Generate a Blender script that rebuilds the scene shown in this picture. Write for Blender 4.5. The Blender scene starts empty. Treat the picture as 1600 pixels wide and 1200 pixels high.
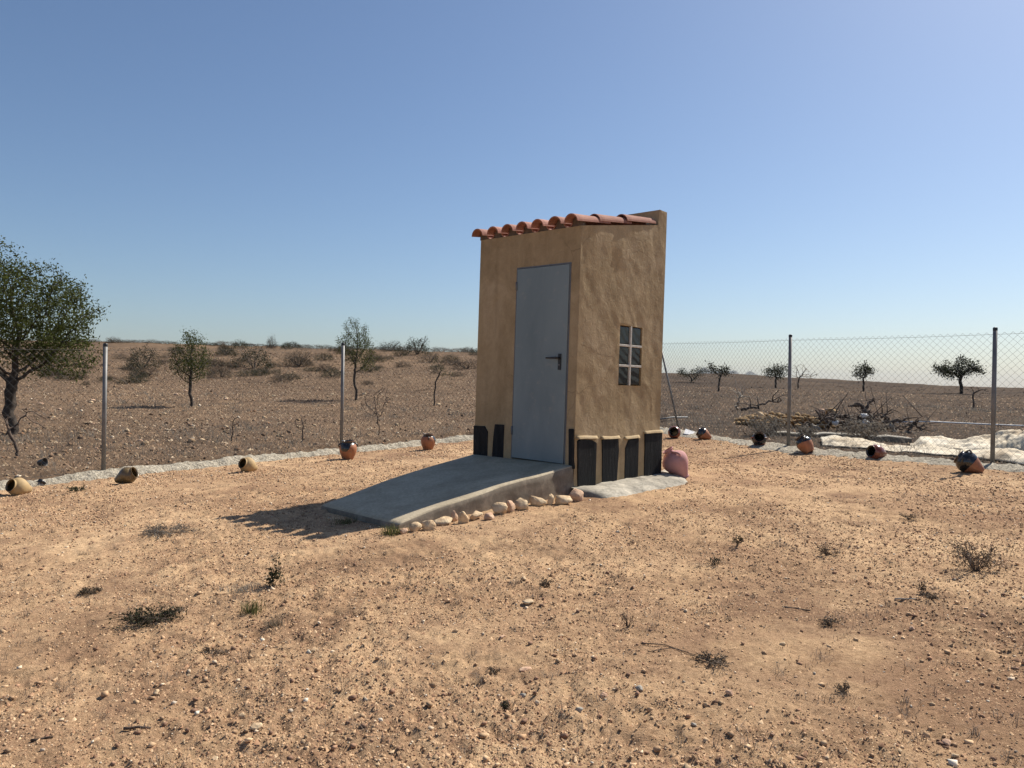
import bpy, bmesh, math, random
import numpy as np
from mathutils import Vector, Matrix

scene = bpy.context.scene
COL = scene.collection
R = math.radians

# ------------------------------------------------------------------ camera
F_PX, CAM_Z = 1202.0, 1.25
PITCH, ROLL = -0.0050, 0.0185
CAM_ROT = Matrix.Rotation(math.pi / 2 + PITCH, 3, 'X') @ Matrix.Rotation(ROLL, 3, 'Z')
cam_data = bpy.data.cameras.new('camera')
cam_data.sensor_fit = 'HORIZONTAL'
cam_data.sensor_width = 36.0
cam_data.lens = 36.0 * F_PX / 1600.0
cam_data.clip_start = 0.05
cam_data.clip_end = 60000
cam = bpy.data.objects.new('camera', cam_data)
cam.matrix_world = Matrix.Translation((0, 0, CAM_Z)) @ CAM_ROT.to_4x4()
COL.objects.link(cam)
scene.camera = cam

# ------------------------------------------------------------------ light
SUN_AZ, SUN_EL = math.atan2(0.744, 0.669), R(45.8)      # azimuth from +Y towards +X
SUN_DIR = Vector((math.sin(SUN_AZ) * math.cos(SUN_EL), math.cos(SUN_AZ) * math.cos(SUN_EL), math.sin(SUN_EL)))
world = bpy.data.worlds.new('World')
scene.world = world
world.use_nodes = True
wn = world.node_tree
sky = wn.nodes.new('ShaderNodeTexSky')
sky.sky_type = 'NISHITA'
sky.sun_disc = False
sky.sun_elevation = SUN_EL
sky.sun_rotation = SUN_AZ
sky.altitude = 300
sky.air_density = 1.0
sky.dust_density = 1.1
sky.ozone_density = 4.5
wn.nodes['Background'].inputs['Strength'].default_value = 0.077
wn.links.new(sky.outputs[0], wn.nodes['Background'].inputs['Color'])
sun_data = bpy.data.lights.new('sun', 'SUN')
sun_data.energy = 5.0
sun_data.angle = R(0.53)
sun_data.color = (1.0, 0.93, 0.82)
sun = bpy.data.objects.new('sun', sun_data)
sun.rotation_euler = (-SUN_DIR).to_track_quat('-Z', 'Y').to_euler()
sun.location = (20, 20, 30)
COL.objects.link(sun)
scene.view_settings.view_transform = 'Standard'
scene.view_settings.look = 'None'
scene.view_settings.exposure = 0.46
scene.view_settings.gamma = 1.0
scene.view_settings.use_curve_mapping = False
scene.render.engine = 'CYCLES'

# ------------------------------------------------------------------ numpy noise
def _hash(ix, iy, iz, seed):
    h = (ix.astype(np.int64) * 374761393 + iy.astype(np.int64) * 668265263 + iz.astype(np.int64) * 2147483647 + seed * 974711)
    h = (h ^ (h >> 13)) * 1274126177
    h = h ^ (h >> 16)
    h = (h * 2246822519) & 0xffffffff
    return ((h ^ (h >> 15)) & 0xffff) / 65535.0
def noise2(x, y, seed=0):
    x = np.asarray(x, float); y = np.asarray(y, float)
    ix = np.floor(x); iy = np.floor(y)
    fx = x - ix; fy = y - iy
    fx = fx * fx * fx * (fx * (fx * 6 - 15) + 10); fy = fy * fy * fy * (fy * (fy * 6 - 15) + 10)
    z = np.zeros_like(ix)
    a = _hash(ix, iy, z, seed); b = _hash(ix + 1, iy, z, seed)
    c = _hash(ix, iy + 1, z, seed); d = _hash(ix + 1, iy + 1, z, seed)
    return ((a + (b - a) * fx) * (1 - fy) + (c + (d - c) * fx) * fy) * 2 - 1
def noise3(x, y, z, seed=0):
    k = np.floor(z); f = z - k; f = f * f * (3 - 2 * f)
    x = np.asarray(x, float); y = np.asarray(y, float)
    ix = np.floor(x); iy = np.floor(y)
    fx = x - ix; fy = y - iy
    fx = fx * fx * (3 - 2 * fx); fy = fy * fy * (3 - 2 * fy)
    def lay(kk):
        a = _hash(ix, iy, kk, seed); b = _hash(ix + 1, iy, kk, seed)
        c = _hash(ix, iy + 1, kk, seed); d = _hash(ix + 1, iy + 1, kk, seed)
        return (a + (b - a) * fx) * (1 - fy) + (c + (d - c) * fx) * fy
    return (lay(k) * (1 - f) + lay(k + 1) * f) * 2 - 1
def fbm2(x, y, oct=4, seed=0):
    s = 0; a = 1; n = 0
    for o in range(oct):
        s = s + a * noise2(x * 2 ** o + 17.3 * o, y * 2 ** o - 9.1 * o, seed + o); n += a; a *= 0.5
    return s / n
def sstep(a, b, x):
    t = np.clip((x - a) / (b - a), 0, 1)
    return t * t * (3 - 2 * t)

# ------------------------------------------------------------------ terrain
# fence lines (plan), the yard lies between them and the camera
FL = [(-9.8, 4.6), (-7.67, 7.05), (-5.24, 9.90), (-2.81, 12.75), (-0.40, 15.20)]
FR = [(9.7, 5.2), (7.98, 7.55), (6.19, 9.88), (4.40, 12.20), (2.95, 15.5)]
def line_dist(x, y, a, b):          # signed distance, positive on the far side
    dx, dy = b[0] - a[0], b[1] - a[1]
    L = math.hypot(dx, dy)
    return (-(dy) * (x - a[0]) + dx * (y - a[1])) / L
def yard_dist(x, y):                # > 0 outside the fence
    dl = line_dist(x, y, FL[1], FL[3])
    dr = np.minimum(line_dist(x, y, FR[3], FR[1]), line_dist(x, y, FR[4], FR[3]))
    db = line_dist(x, y, FL[4], FR[4])
    return np.maximum(np.maximum(dl, dr), db)
LP = np.array([[0, -1.28], [10, -1.30], [16, -1.22], [25, -1.02], [38, -0.75], [45, 0.05], [53, 1.0], [66, 2.35], [80, 2.3], [120, -1], [300, -14], [2000, -35], [20000, -60]])
RPA = np.array([[0, -1.0], [12, -1.0], [16, -0.93], [25, -0.75], [55, 0.05], [92, 1.25], [120, 1.0], [200, -4], [500, -14], [2000, -35], [20000, -60]])
RPB = np.array([[0, -1.0], [10, -1.0], [16, -0.98], [25, -0.85], [55, -0.45], [92, 0.12], [120, 0.0], [200, -3], [500, -14], [2000, -35], [20000, -60]])
def base_z(x, y):
    x = np.asarray(x, float); y = np.asarray(y, float)
    r = np.hypot(x, y)
    yard = -1.25 + 0.030 * np.clip(x, -12, 12) + 0.006 * np.clip(y, -10, 16)
    yard = yard + 0.06 * np.exp(-((x - 0.1) ** 2 + (y - 7.6) ** 2) / (2 * 2.2 ** 2))
    yard = yard + 0.13 * np.exp(-((x - 3.2) ** 2 + (y - 16.0) ** 2) / (2 * 2.4 ** 2))
    u = np.arctan2(x, np.maximum(y, 1e-3))
    u = np.where(y < 0, np.sign(x) * 1.6, u)
    lp = np.interp(r, LP[:, 0], LP[:, 1])
    k = sstep(0.2, 0.62, u)
    rp = np.interp(r, RPA[:, 0], RPA[:, 1]) * (1 - k) + np.interp(r, RPB[:, 0], RPB[:, 1]) * k
    m = sstep(-0.03, 0.17, u)
    field = lp * (1 - m) + rp * m
    field = np.where((y < 2), yard * sstep(14, 7, r) + (1 - sstep(14, 7, r)) * field, field)
    d = yard_dist(x, y)
    w = sstep(0.25, 3.0, d)
    bank = 0.10 * sstep(0.22, 0.5, d) * (1 - sstep(2.0, 7.0, d)) * (1 - m)
    return yard * (1 - w) + field * w + bank + CAM_Z
def ground_z(x, y):
    x = np.asarray(x, float); y = np.asarray(y, float)
    r = np.hypot(x, y)
    d = yard_dist(x, y)
    out = sstep(0.2, 1.2, d)
    z = base_z(x, y)
    z = z + 0.020 * fbm2(x * 0.9, y * 0.9, 3, 3)
    amp = 0.35 + 0.65 * sstep(-0.25, 0.35, fbm2(x * 0.8, y * 0.8, 3, 91))
    z = z + 0.011 * fbm2(x * 7.0, y * 7.0, 3, 11) * amp
    nr = 1 - sstep(7, 14, r)
    z = z + 0.011 * noise2(x * 12.5, y * 12.5, 37) * amp * (1 - out)
    z = z + 0.0085 * nr * noise2(x * 24, y * 24, 23) * amp + 0.0065 * nr * noise2(x * 52, y * 52, 29) * amp
    z = z + out * (0.045 * fbm2(x * 2.2, y * 2.2, 4, 41) + 0.16 * fbm2(x * 0.16, y * 0.16, 3, 47) * sstep(3, 14, d))
    return z
def gz(x, y):
    return float(ground_z(np.array([x]), np.array([y]))[0])
def ray(px, py):
    return CAM_ROT @ Vector(((px - 800) / F_PX, -(py - 600) / F_PX, -1.0))
def on_ground(px, py, far=140.0):
    d = ray(px, py)
    t = np.concatenate([np.linspace(1.2, 30, 1200), np.linspace(30, far, 1200)])
    x = d.x * t; y = d.y * t; z = CAM_Z + d.z * t
    below = z <= base_z(x, y)
    i = int(np.argmax(below)) if below.any() else len(t) - 1
    return Vector((x[i], y[i], gz(x[i], y[i])))
def at_depth(px, py, y):
    d = ray(px, py)
    return Vector((0, 0, CAM_Z)) + d * (y / d.y)
def px_size(px, p):                 # size in metres of px pixels of the photograph at p
    return px / F_PX * p.y

# ------------------------------------------------------------------ mesh helpers
def mesh_arrays(name, V, F, col=None, smooth=False):
    V = np.asarray(V, np.float32); F = np.asarray(F, np.int32)
    me = bpy.data.meshes.new(name)
    n, k = F.shape
    me.vertices.add(len(V)); me.vertices.foreach_set('co', V.ravel())
    me.loops.add(n * k); me.loops.foreach_set('vertex_index', F.ravel())
    me.polygons.add(n); me.polygons.foreach_set('loop_start', np.arange(0, n * k, k, dtype=np.int32))
    if smooth: me.polygons.foreach_set('use_smooth', np.ones(n, bool))
    me.update(calc_edges=True)
    if col is not None:
        a = me.color_attributes.new('tone', 'FLOAT_COLOR', 'POINT')
        c = np.ones((len(V), 4), np.float32); c[:, :3] = col
        a.data.foreach_set('color', c.ravel())
    return me
def link(name, me, mat=None, parent=None):
    o = bpy.data.objects.new(name, me)
    if me is not None and mat is not None and len(me.materials) == 0: me.materials.append(mat)
    COL.objects.link(o)
    if parent is not None: o.parent = parent
    return o
def tag(o, label=None, cat=None, group=None, kind=None):
    if label: o['label'] = label
    if cat: o['category'] = cat
    if group: o['group'] = group
    if kind: o['kind'] = kind
    return o
def empty(name, loc=(0, 0, 0), rz=0.0):
    o = bpy.data.objects.new(name, None)
    o.empty_display_size = 0.1
    o.location = loc; o.rotation_euler = (0, 0, rz)
    COL.objects.link(o)
    return o
class MB:
    def __init__(self): self.V = []; self.F = []; self.n = 0
    def add(self, V, F):
        V = np.asarray(V, float).reshape(-1, 3)
        self.V.append(V)
        for f in F: self.F.append(tuple(int(i) + self.n for i in f))
        self.n += len(V)
    def box(self, lo, hi, M=None):
        (a, b, c), (d, e, f) = lo, hi
        V = np.array([[a, b, c], [d, b, c], [d, e, c], [a, e, c], [a, b, f], [d, b, f], [d, e, f], [a, e, f]], float)
        if M is not None: V = np.array([tuple(M @ Vector(v)) for v in V])
        self.add(V, [(0, 3, 2, 1), (4, 5, 6, 7), (0, 1, 5, 4), (1, 2, 6, 5), (2, 3, 7, 6), (3, 0, 4, 7)])
    def tube(self, P, rad, n=6, cap=True):
        P = np.asarray(P, float); m = len(P)
        rad = np.broadcast_to(np.asarray(rad, float), (m,))
        T = np.gradient(P, axis=0); T /= np.linalg.norm(T, axis=1)[:, None] + 1e-9
        up = np.array([0.31, 0.17, 0.93]) if abs(T[0] @ np.array([0.31, 0.17, 0.93])) < 0.9 else np.array([1.0, 0.1, 0])
        V = []
        N = np.cross(T[0], up); N /= np.linalg.norm(N)
        an = np.arange(n) * 2 * math.pi / n
        for i in range(m):
            N = N - T[i] * (N @ T[i]); N /= np.linalg.norm(N) + 1e-9
            B = np.cross(T[i], N)
            V.append(P[i] + rad[i] * (np.cos(an)[:, None] * N + np.sin(an)[:, None] * B))
        F = []
        for i in range(m - 1):
            for j in range(n):
                k = (j + 1) % n
                F.append((i * n + j, i * n + k, (i + 1) * n + k, (i + 1) * n + j))
        if cap:
            F.append(tuple(range(n - 1, -1, -1))); F.append(tuple((m - 1) * n + j for j in range(n)))
        self.add(np.concatenate(V), F)
    def lathe(self, prof, n=28, close=False):
        prof = np.asarray(prof, float); m = len(prof)
        an = np.arange(n) * 2 * math.pi / n
        V = np.stack([np.outer(prof[:, 0], np.cos(an)), np.outer(prof[:, 0], np.sin(an)), np.repeat(prof[:, 1][:, None], n, 1)], -1)
        F = [(i * n + j, i * n + (j + 1) % n, (i + 1) * n + (j + 1) % n, (i + 1) * n + j) for i in range(m - 1) for j in range(n)]
        self.add(V.reshape(-1, 3), F)
    def mesh(self, name, smooth=False):
        me = bpy.data.meshes.new(name)
        me.from_pydata(np.concatenate(self.V).tolist(), [], self.F)
        if smooth: me.polygons.foreach_set('use_smooth', np.ones(len(me.polygons), bool))
        me.update()
        return me
    def build(self, name, mat, parent=None, smooth=False):
        return link(name, self.mesh(name, smooth), mat, parent)
def bevel(o, w, seg=2):
    m = o.modifiers.new('bevel', 'BEVEL'); m.width = w; m.segments = seg; m.limit_method = 'ANGLE'; m.angle_limit = R(35)
    return o
_ICO = {}
def ico(sub):
    if sub not in _ICO:
        bm = bmesh.new(); bmesh.ops.create_icosphere(bm, subdivisions=sub, radius=1.0)
        bm.verts.ensure_lookup_table()
        _ICO[sub] = (np.array([v.co[:] for v in bm.verts]), np.array([[v.index for v in f.verts] for f in bm.faces]))
        bm.free()
    return _ICO[sub]
def rock(seed, sub=3, size=(1, 1, 1), rough=0.06, cuts=11):
    rng = np.random.default_rng(seed)
    D, F = ico(sub)
    n = rng.normal(size=(cuts, 3)); n /= np.linalg.norm(n, axis=1)[:, None]
    d = rng.uniform(0.62, 0.95, cuts)
    dots = D @ n.T
    r = np.min(np.where(dots > 0.05, d / np.maximum(dots, 0.05), 9), axis=1)
    r = np.minimum(r, 1.06)
    r = r + rough * noise3(D[:, 0] * 2.3, D[:, 1] * 2.3, D[:, 2] * 2.3, seed) + rough * 0.7 * noise3(D[:, 0] * 6, D[:, 1] * 6, D[:, 2] * 6, seed + 1)
    V = D * r[:, None] * np.asarray(size)
    return V, F

def hull_rock(seed, size, n=15, bev=0.07):
    rng = np.random.default_rng(seed)
    P = rng.normal(size=(n, 3)); P /= np.linalg.norm(P, axis=1)[:, None]; P *= rng.uniform(0.85, 1.1, (n, 1))
    bm = bmesh.new()
    for p in P: bm.verts.new(p)
    r_ = bmesh.ops.convex_hull(bm, input=bm.verts)
    bmesh.ops.delete(bm, geom=[v for v in bm.verts if not v.link_faces], context='VERTS')
    bmesh.ops.dissolve_limit(bm, angle_limit=R(14), verts=bm.verts, edges=bm.edges)
    bmesh.ops.bevel(bm, geom=list(bm.edges), offset=bev, segments=2, affect='EDGES', clamp_overlap=True)
    bmesh.ops.triangulate(bm, faces=bm.faces)
    bmesh.ops.subdivide_edges(bm, edges=[e for e in bm.edges if e.calc_length() > 0.3], cuts=2, use_grid_fill=True)
    bmesh.ops.triangulate(bm, faces=bm.faces)
    bm.verts.ensure_lookup_table(); bm.verts.index_update()
    V = np.array([v.co[:] for v in bm.verts]); F = np.array([[v.index for v in f.verts] for f in bm.faces]); bm.free()
    d = 0.06 * noise3(V[:, 0] * 2.7, V[:, 1] * 2.7, V[:, 2] * 2.7, seed) + 0.035 * noise3(V[:, 0] * 8, V[:, 1] * 8, V[:, 2] * 8, seed + 2)
    return V * (1 + d)[:, None] * np.asarray(size), F

# ------------------------------------------------------------------ materials
def new_mat(name):
    m = bpy.data.materials.new(name); m.use_nodes = True
    nt = m.node_tree; b = nt.nodes['Principled BSDF']
    b.inputs['Roughness'].default_value = 0.9
    b.inputs['Specular IOR Level'].default_value = 0.25
    return m, nt, b
def nd(nt, t, **kw):
    n = nt.nodes.new(t)
    for k, v in kw.items():
        if k.startswith('_'): setattr(n, k[1:], v)
        else: n.inputs[k.replace('__', ' ')].default_value = v
    return n
def noise_tex(nt, scale, detail=6, rough=0.6, vec=None, dist=0.0):
    n = nd(nt, 'ShaderNodeTexNoise'); n.inputs['Scale'].default_value = scale; n.inputs['Detail'].default_value = detail
    n.inputs['Roughness'].default_value = rough; n.inputs['Distortion'].default_value = dist
    if vec is not None: nt.links.new(vec, n.inputs['Vector'])
    return n.outputs['Fac']
def ramp(nt, fac, stops):
    r = nt.nodes.new('ShaderNodeValToRGB'); e = r.color_ramp.elements
    while len(e) < len(stops): e.new(0.5)
    for i, (p, c) in enumerate(stops):
        e[i].position = p; e[i].color = (*c, 1) if len(c) == 3 else c
    nt.links.new(fac, r.inputs['Fac'])
    return r.outputs['Color']
def mix(nt, fac, a, b, mode='MIX'):
    m = nt.nodes.new('ShaderNodeMix'); m.data_type = 'RGBA'; m.blend_type = mode
    for s, v in ((m.inputs[0], fac), (m.inputs[6], a), (m.inputs[7], b)):
        if isinstance(v, (int, float)): s.default_value = v
        elif isinstance(v, tuple): s.default_value = (*v, 1)
        else: nt.links.new(v, s)
    return m.outputs[2]
def bump(nt, b, h, strength=0.5, dist=0.01, chain=None):
    n = nt.nodes.new('ShaderNodeBump'); n.inputs['Strength'].default_value = strength; n.inputs['Distance'].default_value = dist
    nt.links.new(h, n.inputs['Height'])
    if chain is not None: nt.links.new(chain, n.inputs['Normal'])
    nt.links.new(n.outputs['Normal'], b.inputs['Normal'])
    return n.outputs['Normal']
def objco(nt, scale=None):
    t = nt.nodes.new('ShaderNodeTexCoord')
    if scale is None: return t.outputs['Object']
    mp = nt.nodes.new('ShaderNodeMapping'); mp.inputs['Scale'].default_value = scale
    nt.links.new(t.outputs['Object'], mp.inputs['Vector'])
    return mp.outputs['Vector']
def grain_mat(name, c1, c2, scale=12, rough=0.9, bstr=0.4, bdist=0.004, bscale=60, spec=0.25, vscale=None, detail=8):
    m, nt, b = new_mat(name)
    v = objco(nt, vscale)
    f = noise_tex(nt, scale, detail, 0.62, v)
    c = ramp(nt, f, [(0.32, c1), (0.68, c2)])
    nt.links.new(c, b.inputs['Base Color'])
    b.inputs['Roughness'].default_value = rough; b.inputs['Specular IOR Level'].default_value = spec
    if bstr: bump(nt, b, noise_tex(nt, bscale, 6, 0.6, v), bstr, bdist)
    return m
def tone_mat(name, rough=0.95, var=0.25, scale=40):
    m, nt, b = new_mat(name)
    a = nt.nodes.new('ShaderNodeVertexColor'); a.layer_name = 'tone'
    f = noise_tex(nt, scale, 4, 0.6, objco(nt))
    k = ramp(nt, f, [(0.3, (1 - var,) * 3), (0.7, (1 + var,) * 3)])
    c = mix(nt, 1.0, a.outputs['Color'], k, 'MULTIPLY')
    nt.links.new(c, b.inputs['Base Color']); b.inputs['Roughness'].default_value = rough
    b.inputs['Specular IOR Level'].default_value = 0.15
    return m
def leaf_mat(name, c1, c2, trans=0.35):
    m, nt, b = new_mat(name)
    f = noise_tex(nt, 1.7, 4, 0.6, objco(nt))
    g = nt.nodes.new('ShaderNodeNewGeometry')
    c = mix(nt, 0.5, ramp(nt, f, [(0.3, c1), (0.7, c2)]), ramp(nt, g.outputs['Random Per Island'], [(0.0, c1), (1.0, c2)]))
    nt.links.new(c, b.inputs['Base Color']); b.inputs['Roughness'].default_value = 0.75
    b.inputs['Specular IOR Level'].default_value = 0.2
    t = nt.nodes.new('ShaderNodeBsdfTranslucent'); nt.links.new(c, t.inputs['Color'])
    s = nt.nodes.new('ShaderNodeMixShader'); s.inputs[0].default_value = trans
    nt.links.new(b.outputs[0], s.inputs[1]); nt.links.new(t.outputs[0], s.inputs[2])
    nt.links.new(s.outputs[0], nt.nodes['Material Output'].inputs['Surface'])
    return m

def make_ground_mat():
    m, nt, b = new_mat('earth')
    v = objco(nt)
    big = noise_tex(nt, 0.55, 6, 0.62, v, 0.4)
    mid = noise_tex(nt, 3.5, 8, 0.65, v)
    fine = noise_tex(nt, 38, 8, 0.7, v)
    grit = noise_tex(nt, 170, 4, 0.7, v)
    yard = ramp(nt, big, [(0.35, (0.33, 0.205, 0.122)), (0.47, (0.52, 0.350, 0.205)), (0.66, (0.68, 0.475, 0.282))])
    yard = mix(nt, ramp(nt, mid, [(0.38, (0,) * 3), (0.66, (0.75,) * 3)]), yard, (0.33, 0.205, 0.128))
    litter = noise_tex(nt, 0.8, 9, 0.72, v, 0.9)
    yard = mix(nt, ramp(nt, litter, [(0.50, (0,) * 3), (0.63, (0.75,) * 3)]), yard, (0.225, 0.135, 0.085))
    yard = mix(nt, 1.0, yard, ramp(nt, fine, [(0.28, (0.56, 0.52, 0.50)), (0.50, (1.0,) * 3), (0.75, (1.28, 1.29, 1.32))]), 'MULTIPLY')
    yard = mix(nt, 1.0, yard, ramp(nt, grit, [(0.35, (0.78, 0.76, 0.74)), (0.66, (1.16, 1.16, 1.16))]), 'MULTIPLY')
    vf = nd(nt, 'ShaderNodeMapping'); nt.links.new(v, vf.inputs['Vector'])
    fbig = noise_tex(nt, 0.12, 6, 0.65, v, 0.6)
    fmid = noise_tex(nt, 2.2, 9, 0.7, v)
    field = ramp(nt, fbig, [(0.32, (0.115, 0.080, 0.056)), (0.55, (0.168, 0.115, 0.076)), (0.72, (0.225, 0.152, 0.096))])
    field = mix(nt, 1.0, field, ramp(nt, fmid, [(0.3, (0.55, 0.55, 0.56)), (0.5, (1.0,) * 3), (0.72, (1.5, 1.45, 1.35))]), 'MULTIPLY')
    field = mix(nt, 1.0, field, ramp(nt, fine, [(0.3, (0.7, 0.7, 0.7)), (0.7, (1.25, 1.25, 1.25))]), 'MULTIPLY')
    a = nt.nodes.new('ShaderNodeVertexColor'); a.layer_name = 'tone'
    sp = nt.nodes.new('ShaderNodeSeparateColor'); nt.links.new(a.outputs['Color'], sp.inputs[0])
    field = mix(nt, sp.outputs['Green'], field, mix(nt, 1.0, field, (0.52, 0.54, 0.58), 'MULTIPLY'))
    c = mix(nt, sp.outputs['Red'], yard, field)
    nt.links.new(c, b.inputs['Base Color'])
    b.inputs['Roughness'].default_value = 1.0; b.inputs['Specular IOR Level'].default_value = 0.05
    n1 = bump(nt, b, fine, 0.55, 0.018)
    n2 = bump(nt, b, noise_tex(nt, 85, 6, 0.7, v), 0.5, 0.010, n1)
    bump(nt, b, grit, 0.6, 0.006, n2)
    return m

M = {}
M['earth'] = make_ground_mat()
M['pebble'] = tone_mat('pebble_stone')
M['field_stone'] = tone_mat('field_stone', var=0.3, scale=20)
M['limestone'] = grain_mat('limestone', (0.46, 0.30, 0.17), (0.70, 0.56, 0.37), 9, 0.95, 0.7, 0.012, 28)
M['limestone_pink'] = grain_mat('pinkish_limestone', (0.42, 0.24, 0.16), (0.66, 0.48, 0.33), 11, 0.95, 0.7, 0.012, 30)
M['grey_stone'] = grain_mat('grey_stone', (0.26, 0.235, 0.20), (0.40, 0.365, 0.31), 9, 0.9, 0.5, 0.006, 30)
M['footing'] = grain_mat('rough_concrete', (0.25, 0.215, 0.16), (0.60, 0.54, 0.43), 26, 0.95, 1.0, 0.04, 34)
M['wood'] = grain_mat('dead_wood', (0.06, 0.042, 0.032), (0.16, 0.12, 0.095), 20, 0.95, 0.6, 0.01, 40)
M['pale_wood'] = grain_mat('bleached_wood', (0.26, 0.22, 0.18), (0.48, 0.43, 0.36), 20, 0.95, 0.6, 0.01, 40)
M['bark'] = grain_mat('bark', (0.030, 0.024, 0.020), (0.085, 0.068, 0.055), 14, 0.95, 0.8, 0.02, 25)
M['twig'] = grain_mat('dry_twig', (0.10, 0.075, 0.058), (0.22, 0.17, 0.13), 14, 0.95, 0, 0, 20)
M['leaf_almond'] = leaf_mat('almond_leaf', (0.034, 0.043, 0.009), (0.098, 0.114, 0.028))
M['leaf_olive'] = leaf_mat('grey_green_leaf', (0.020, 0.022, 0.009), (0.052, 0.054, 0.026), 0.2)
M['leaf_dark'] = leaf_mat('dark_leaf', (0.022, 0.028, 0.012), (0.055, 0.062, 0.030), 0.2)
M['leaf_dry'] = leaf_mat('dry_leaf', (0.066, 0.052, 0.034), (0.135, 0.105, 0.072), 0.2)
M['leaf_russet'] = leaf_mat('russet_leaf', (0.046, 0.033, 0.023), (0.095, 0.068, 0.048), 0.2)
M['grass_green'] = leaf_mat('green_grass', (0.07, 0.075, 0.022), (0.15, 0.15, 0.06))
M['grass_dry'] = leaf_mat('dry_grass', (0.16, 0.125, 0.085), (0.34, 0.28, 0.20))
M['grass_grey'] = leaf_mat('grey_dry_grass', (0.13, 0.115, 0.095), (0.27, 0.24, 0.20))
M['steel'] = grain_mat('galvanised_steel', (0.15, 0.15, 0.148), (0.23, 0.23, 0.228), 8, 0.6, 0.1, 0.002, 40, 0.5)
M['steel'].node_tree.nodes['Principled BSDF'].inputs['Metallic'].default_value = 0.35
M['wire'] = grain_mat('fence_wire', (0.075, 0.075, 0.072), (0.12, 0.12, 0.115), 8, 0.7, 0, 0, 40, 0.2)
M['wire'].node_tree.nodes['Principled BSDF'].inputs['Specular IOR Level'].default_value = 0.2

# ------------------------------------------------------------------ ground sheet
def build_ground():
    fine = np.linspace(R(-41), R(41), 580)
    wing = np.linspace(R(41), R(64), 52)[1:]
    rest = np.linspace(R(64), R(296), 48)[1:-1]
    ang = np.concatenate([-wing[::-1], fine, wing, rest])
    rad = np.concatenate([[0.02, 0.4, 0.8], np.geomspace(1.3, 17, 430), np.geomspace(17.2, 140, 130), np.geomspace(150, 16000, 24)])
    A, Rr = np.meshgrid(ang, rad)
    X = np.sin(A) * Rr; Y = np.cos(A) * Rr
    Z = ground_z(X, Y)
    na, nr = len(ang), len(rad)
    i, j = np.meshgrid(np.arange(nr - 1), np.arange(na), indexing='ij')
    k = (j + 1) % na
    Fq = np.stack([i * na + j, (i + 1) * na + j, (i + 1) * na + k, i * na + k], -1).reshape(-1, 4)
    mask = sstep(-0.05, 0.25, yard_dist(X, Y) + 0.15 * fbm2(X * 1.3, Y * 1.3, 3, 5)).reshape(-1, 1)
    ploughed = (sstep(0.02, 0.2, np.arctan2(X, np.maximum(Y, 1e-3))) * (Y > 0)).reshape(-1, 1)
    me = mesh_arrays('ground', np.stack([X, Y, Z], -1).reshape(-1, 3), Fq, np.concatenate([mask, ploughed, mask * 0], 1), True)
    tag(link('ground', me, M['earth']), kind='structure')
build_ground()

# far blue ridge beyond the field
def build_hills():
    ang = np.linspace(R(4), R(26), 160)
    d = 9000.0
    prof = 62 + 120 * np.exp(-((ang - R(14.3)) / R(2.2)) ** 2) + 60 * np.exp(-((ang - R(17.2)) / R(1.7)) ** 2) + 40 * np.exp(-((ang - R(9)) / R(3)) ** 2)
    prof = prof * sstep(R(26), R(19.5), ang) * sstep(R(4), R(7), ang)
    prof = prof * (1 + 0.16 * fbm2(ang * 130, ang * 0, 4, 8))
    V = []
    for dd, k in ((d - 1600, 0.0), (d - 900, 0.4), (d - 300, 0.8), (d, 1.0), (d + 600, 0.6), (d + 2000, 0.0)):
        kk = k * (1 + 0.2 * fbm2(ang * 90 + dd, ang * 0 + dd, 3, 5))
        V.append(np.stack([np.sin(ang) * dd, np.cos(ang) * dd, -62 + (prof + 40) * kk], -1))
    n = len(ang)
    F = [(r * n + j, r * n + j + 1, (r + 1) * n + j + 1, (r + 1) * n + j) for r in range(5) for j in range(n - 1)]
    m = grain_mat('hill_scrub', (0.06, 0.062, 0.05), (0.11, 0.10, 0.08), 0.004, 1.0, 0)
    tag(link('hills', mesh_arrays('hills', np.concatenate(V), F, None, True), m), kind='structure')
build_hills()

# ------------------------------------------------------------------ hut
C1 = Vector((0.623, 7.65, 0))
UF = Vector((-0.721, 0.693, 0)).normalized(); NF = Vector((-UF.y, UF.x, 0))     # along the front to the left; outwards
NF = Vector((-0.693, -0.721, 0)).normalized()
US = Vector((0.693, 0.721, 0)).normalized(); NS = Vector((0.721, -0.693, 0)).normalized()
W, DP = 1.443, 1.526
SILL = 0.41
def front_pt(s, z, out=0.0): return C1 + UF * s + NF * out + Vector((0, 0, z))
def side_pt(t, z, out=0.0): return C1 + US * t + NS * out + Vector((0, 0, z))
def pf(px, py):
    d = ray(px, py); o = Vector((0, 0, CAM_Z))
    t = (C1 - o).dot(NF) / d.dot(NF); p = o + d * t
    return (p - C1).dot(UF), p.z
def ps(px, py):
    d = ray(px, py); o = Vector((0, 0, CAM_Z))
    t = (C1 - o).dot(NS) / d.dot(NS); p = o + d * t
    return (p - C1).dot(US), p.z
hut = empty('brick_hut', (C1.x, C1.y, 0))
hut.rotation_euler = (0, R(0.8), 0)
tag(hut, 'small ochre plastered hut with grey door and clay tile roof', 'hut')
INV = Matrix.Translation((-C1.x, -C1.y, 0))
def hut_child(o):
    o.parent = hut; o.matrix_parent_inverse = INV.copy()
    return o
TP = 1.36                                    # where the tiles end and the rear parapet starts
def side_top(t): return np.where(t < TP, 2.80 + 0.170 * t, 3.205 - 0.01 * (t - TP))
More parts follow.
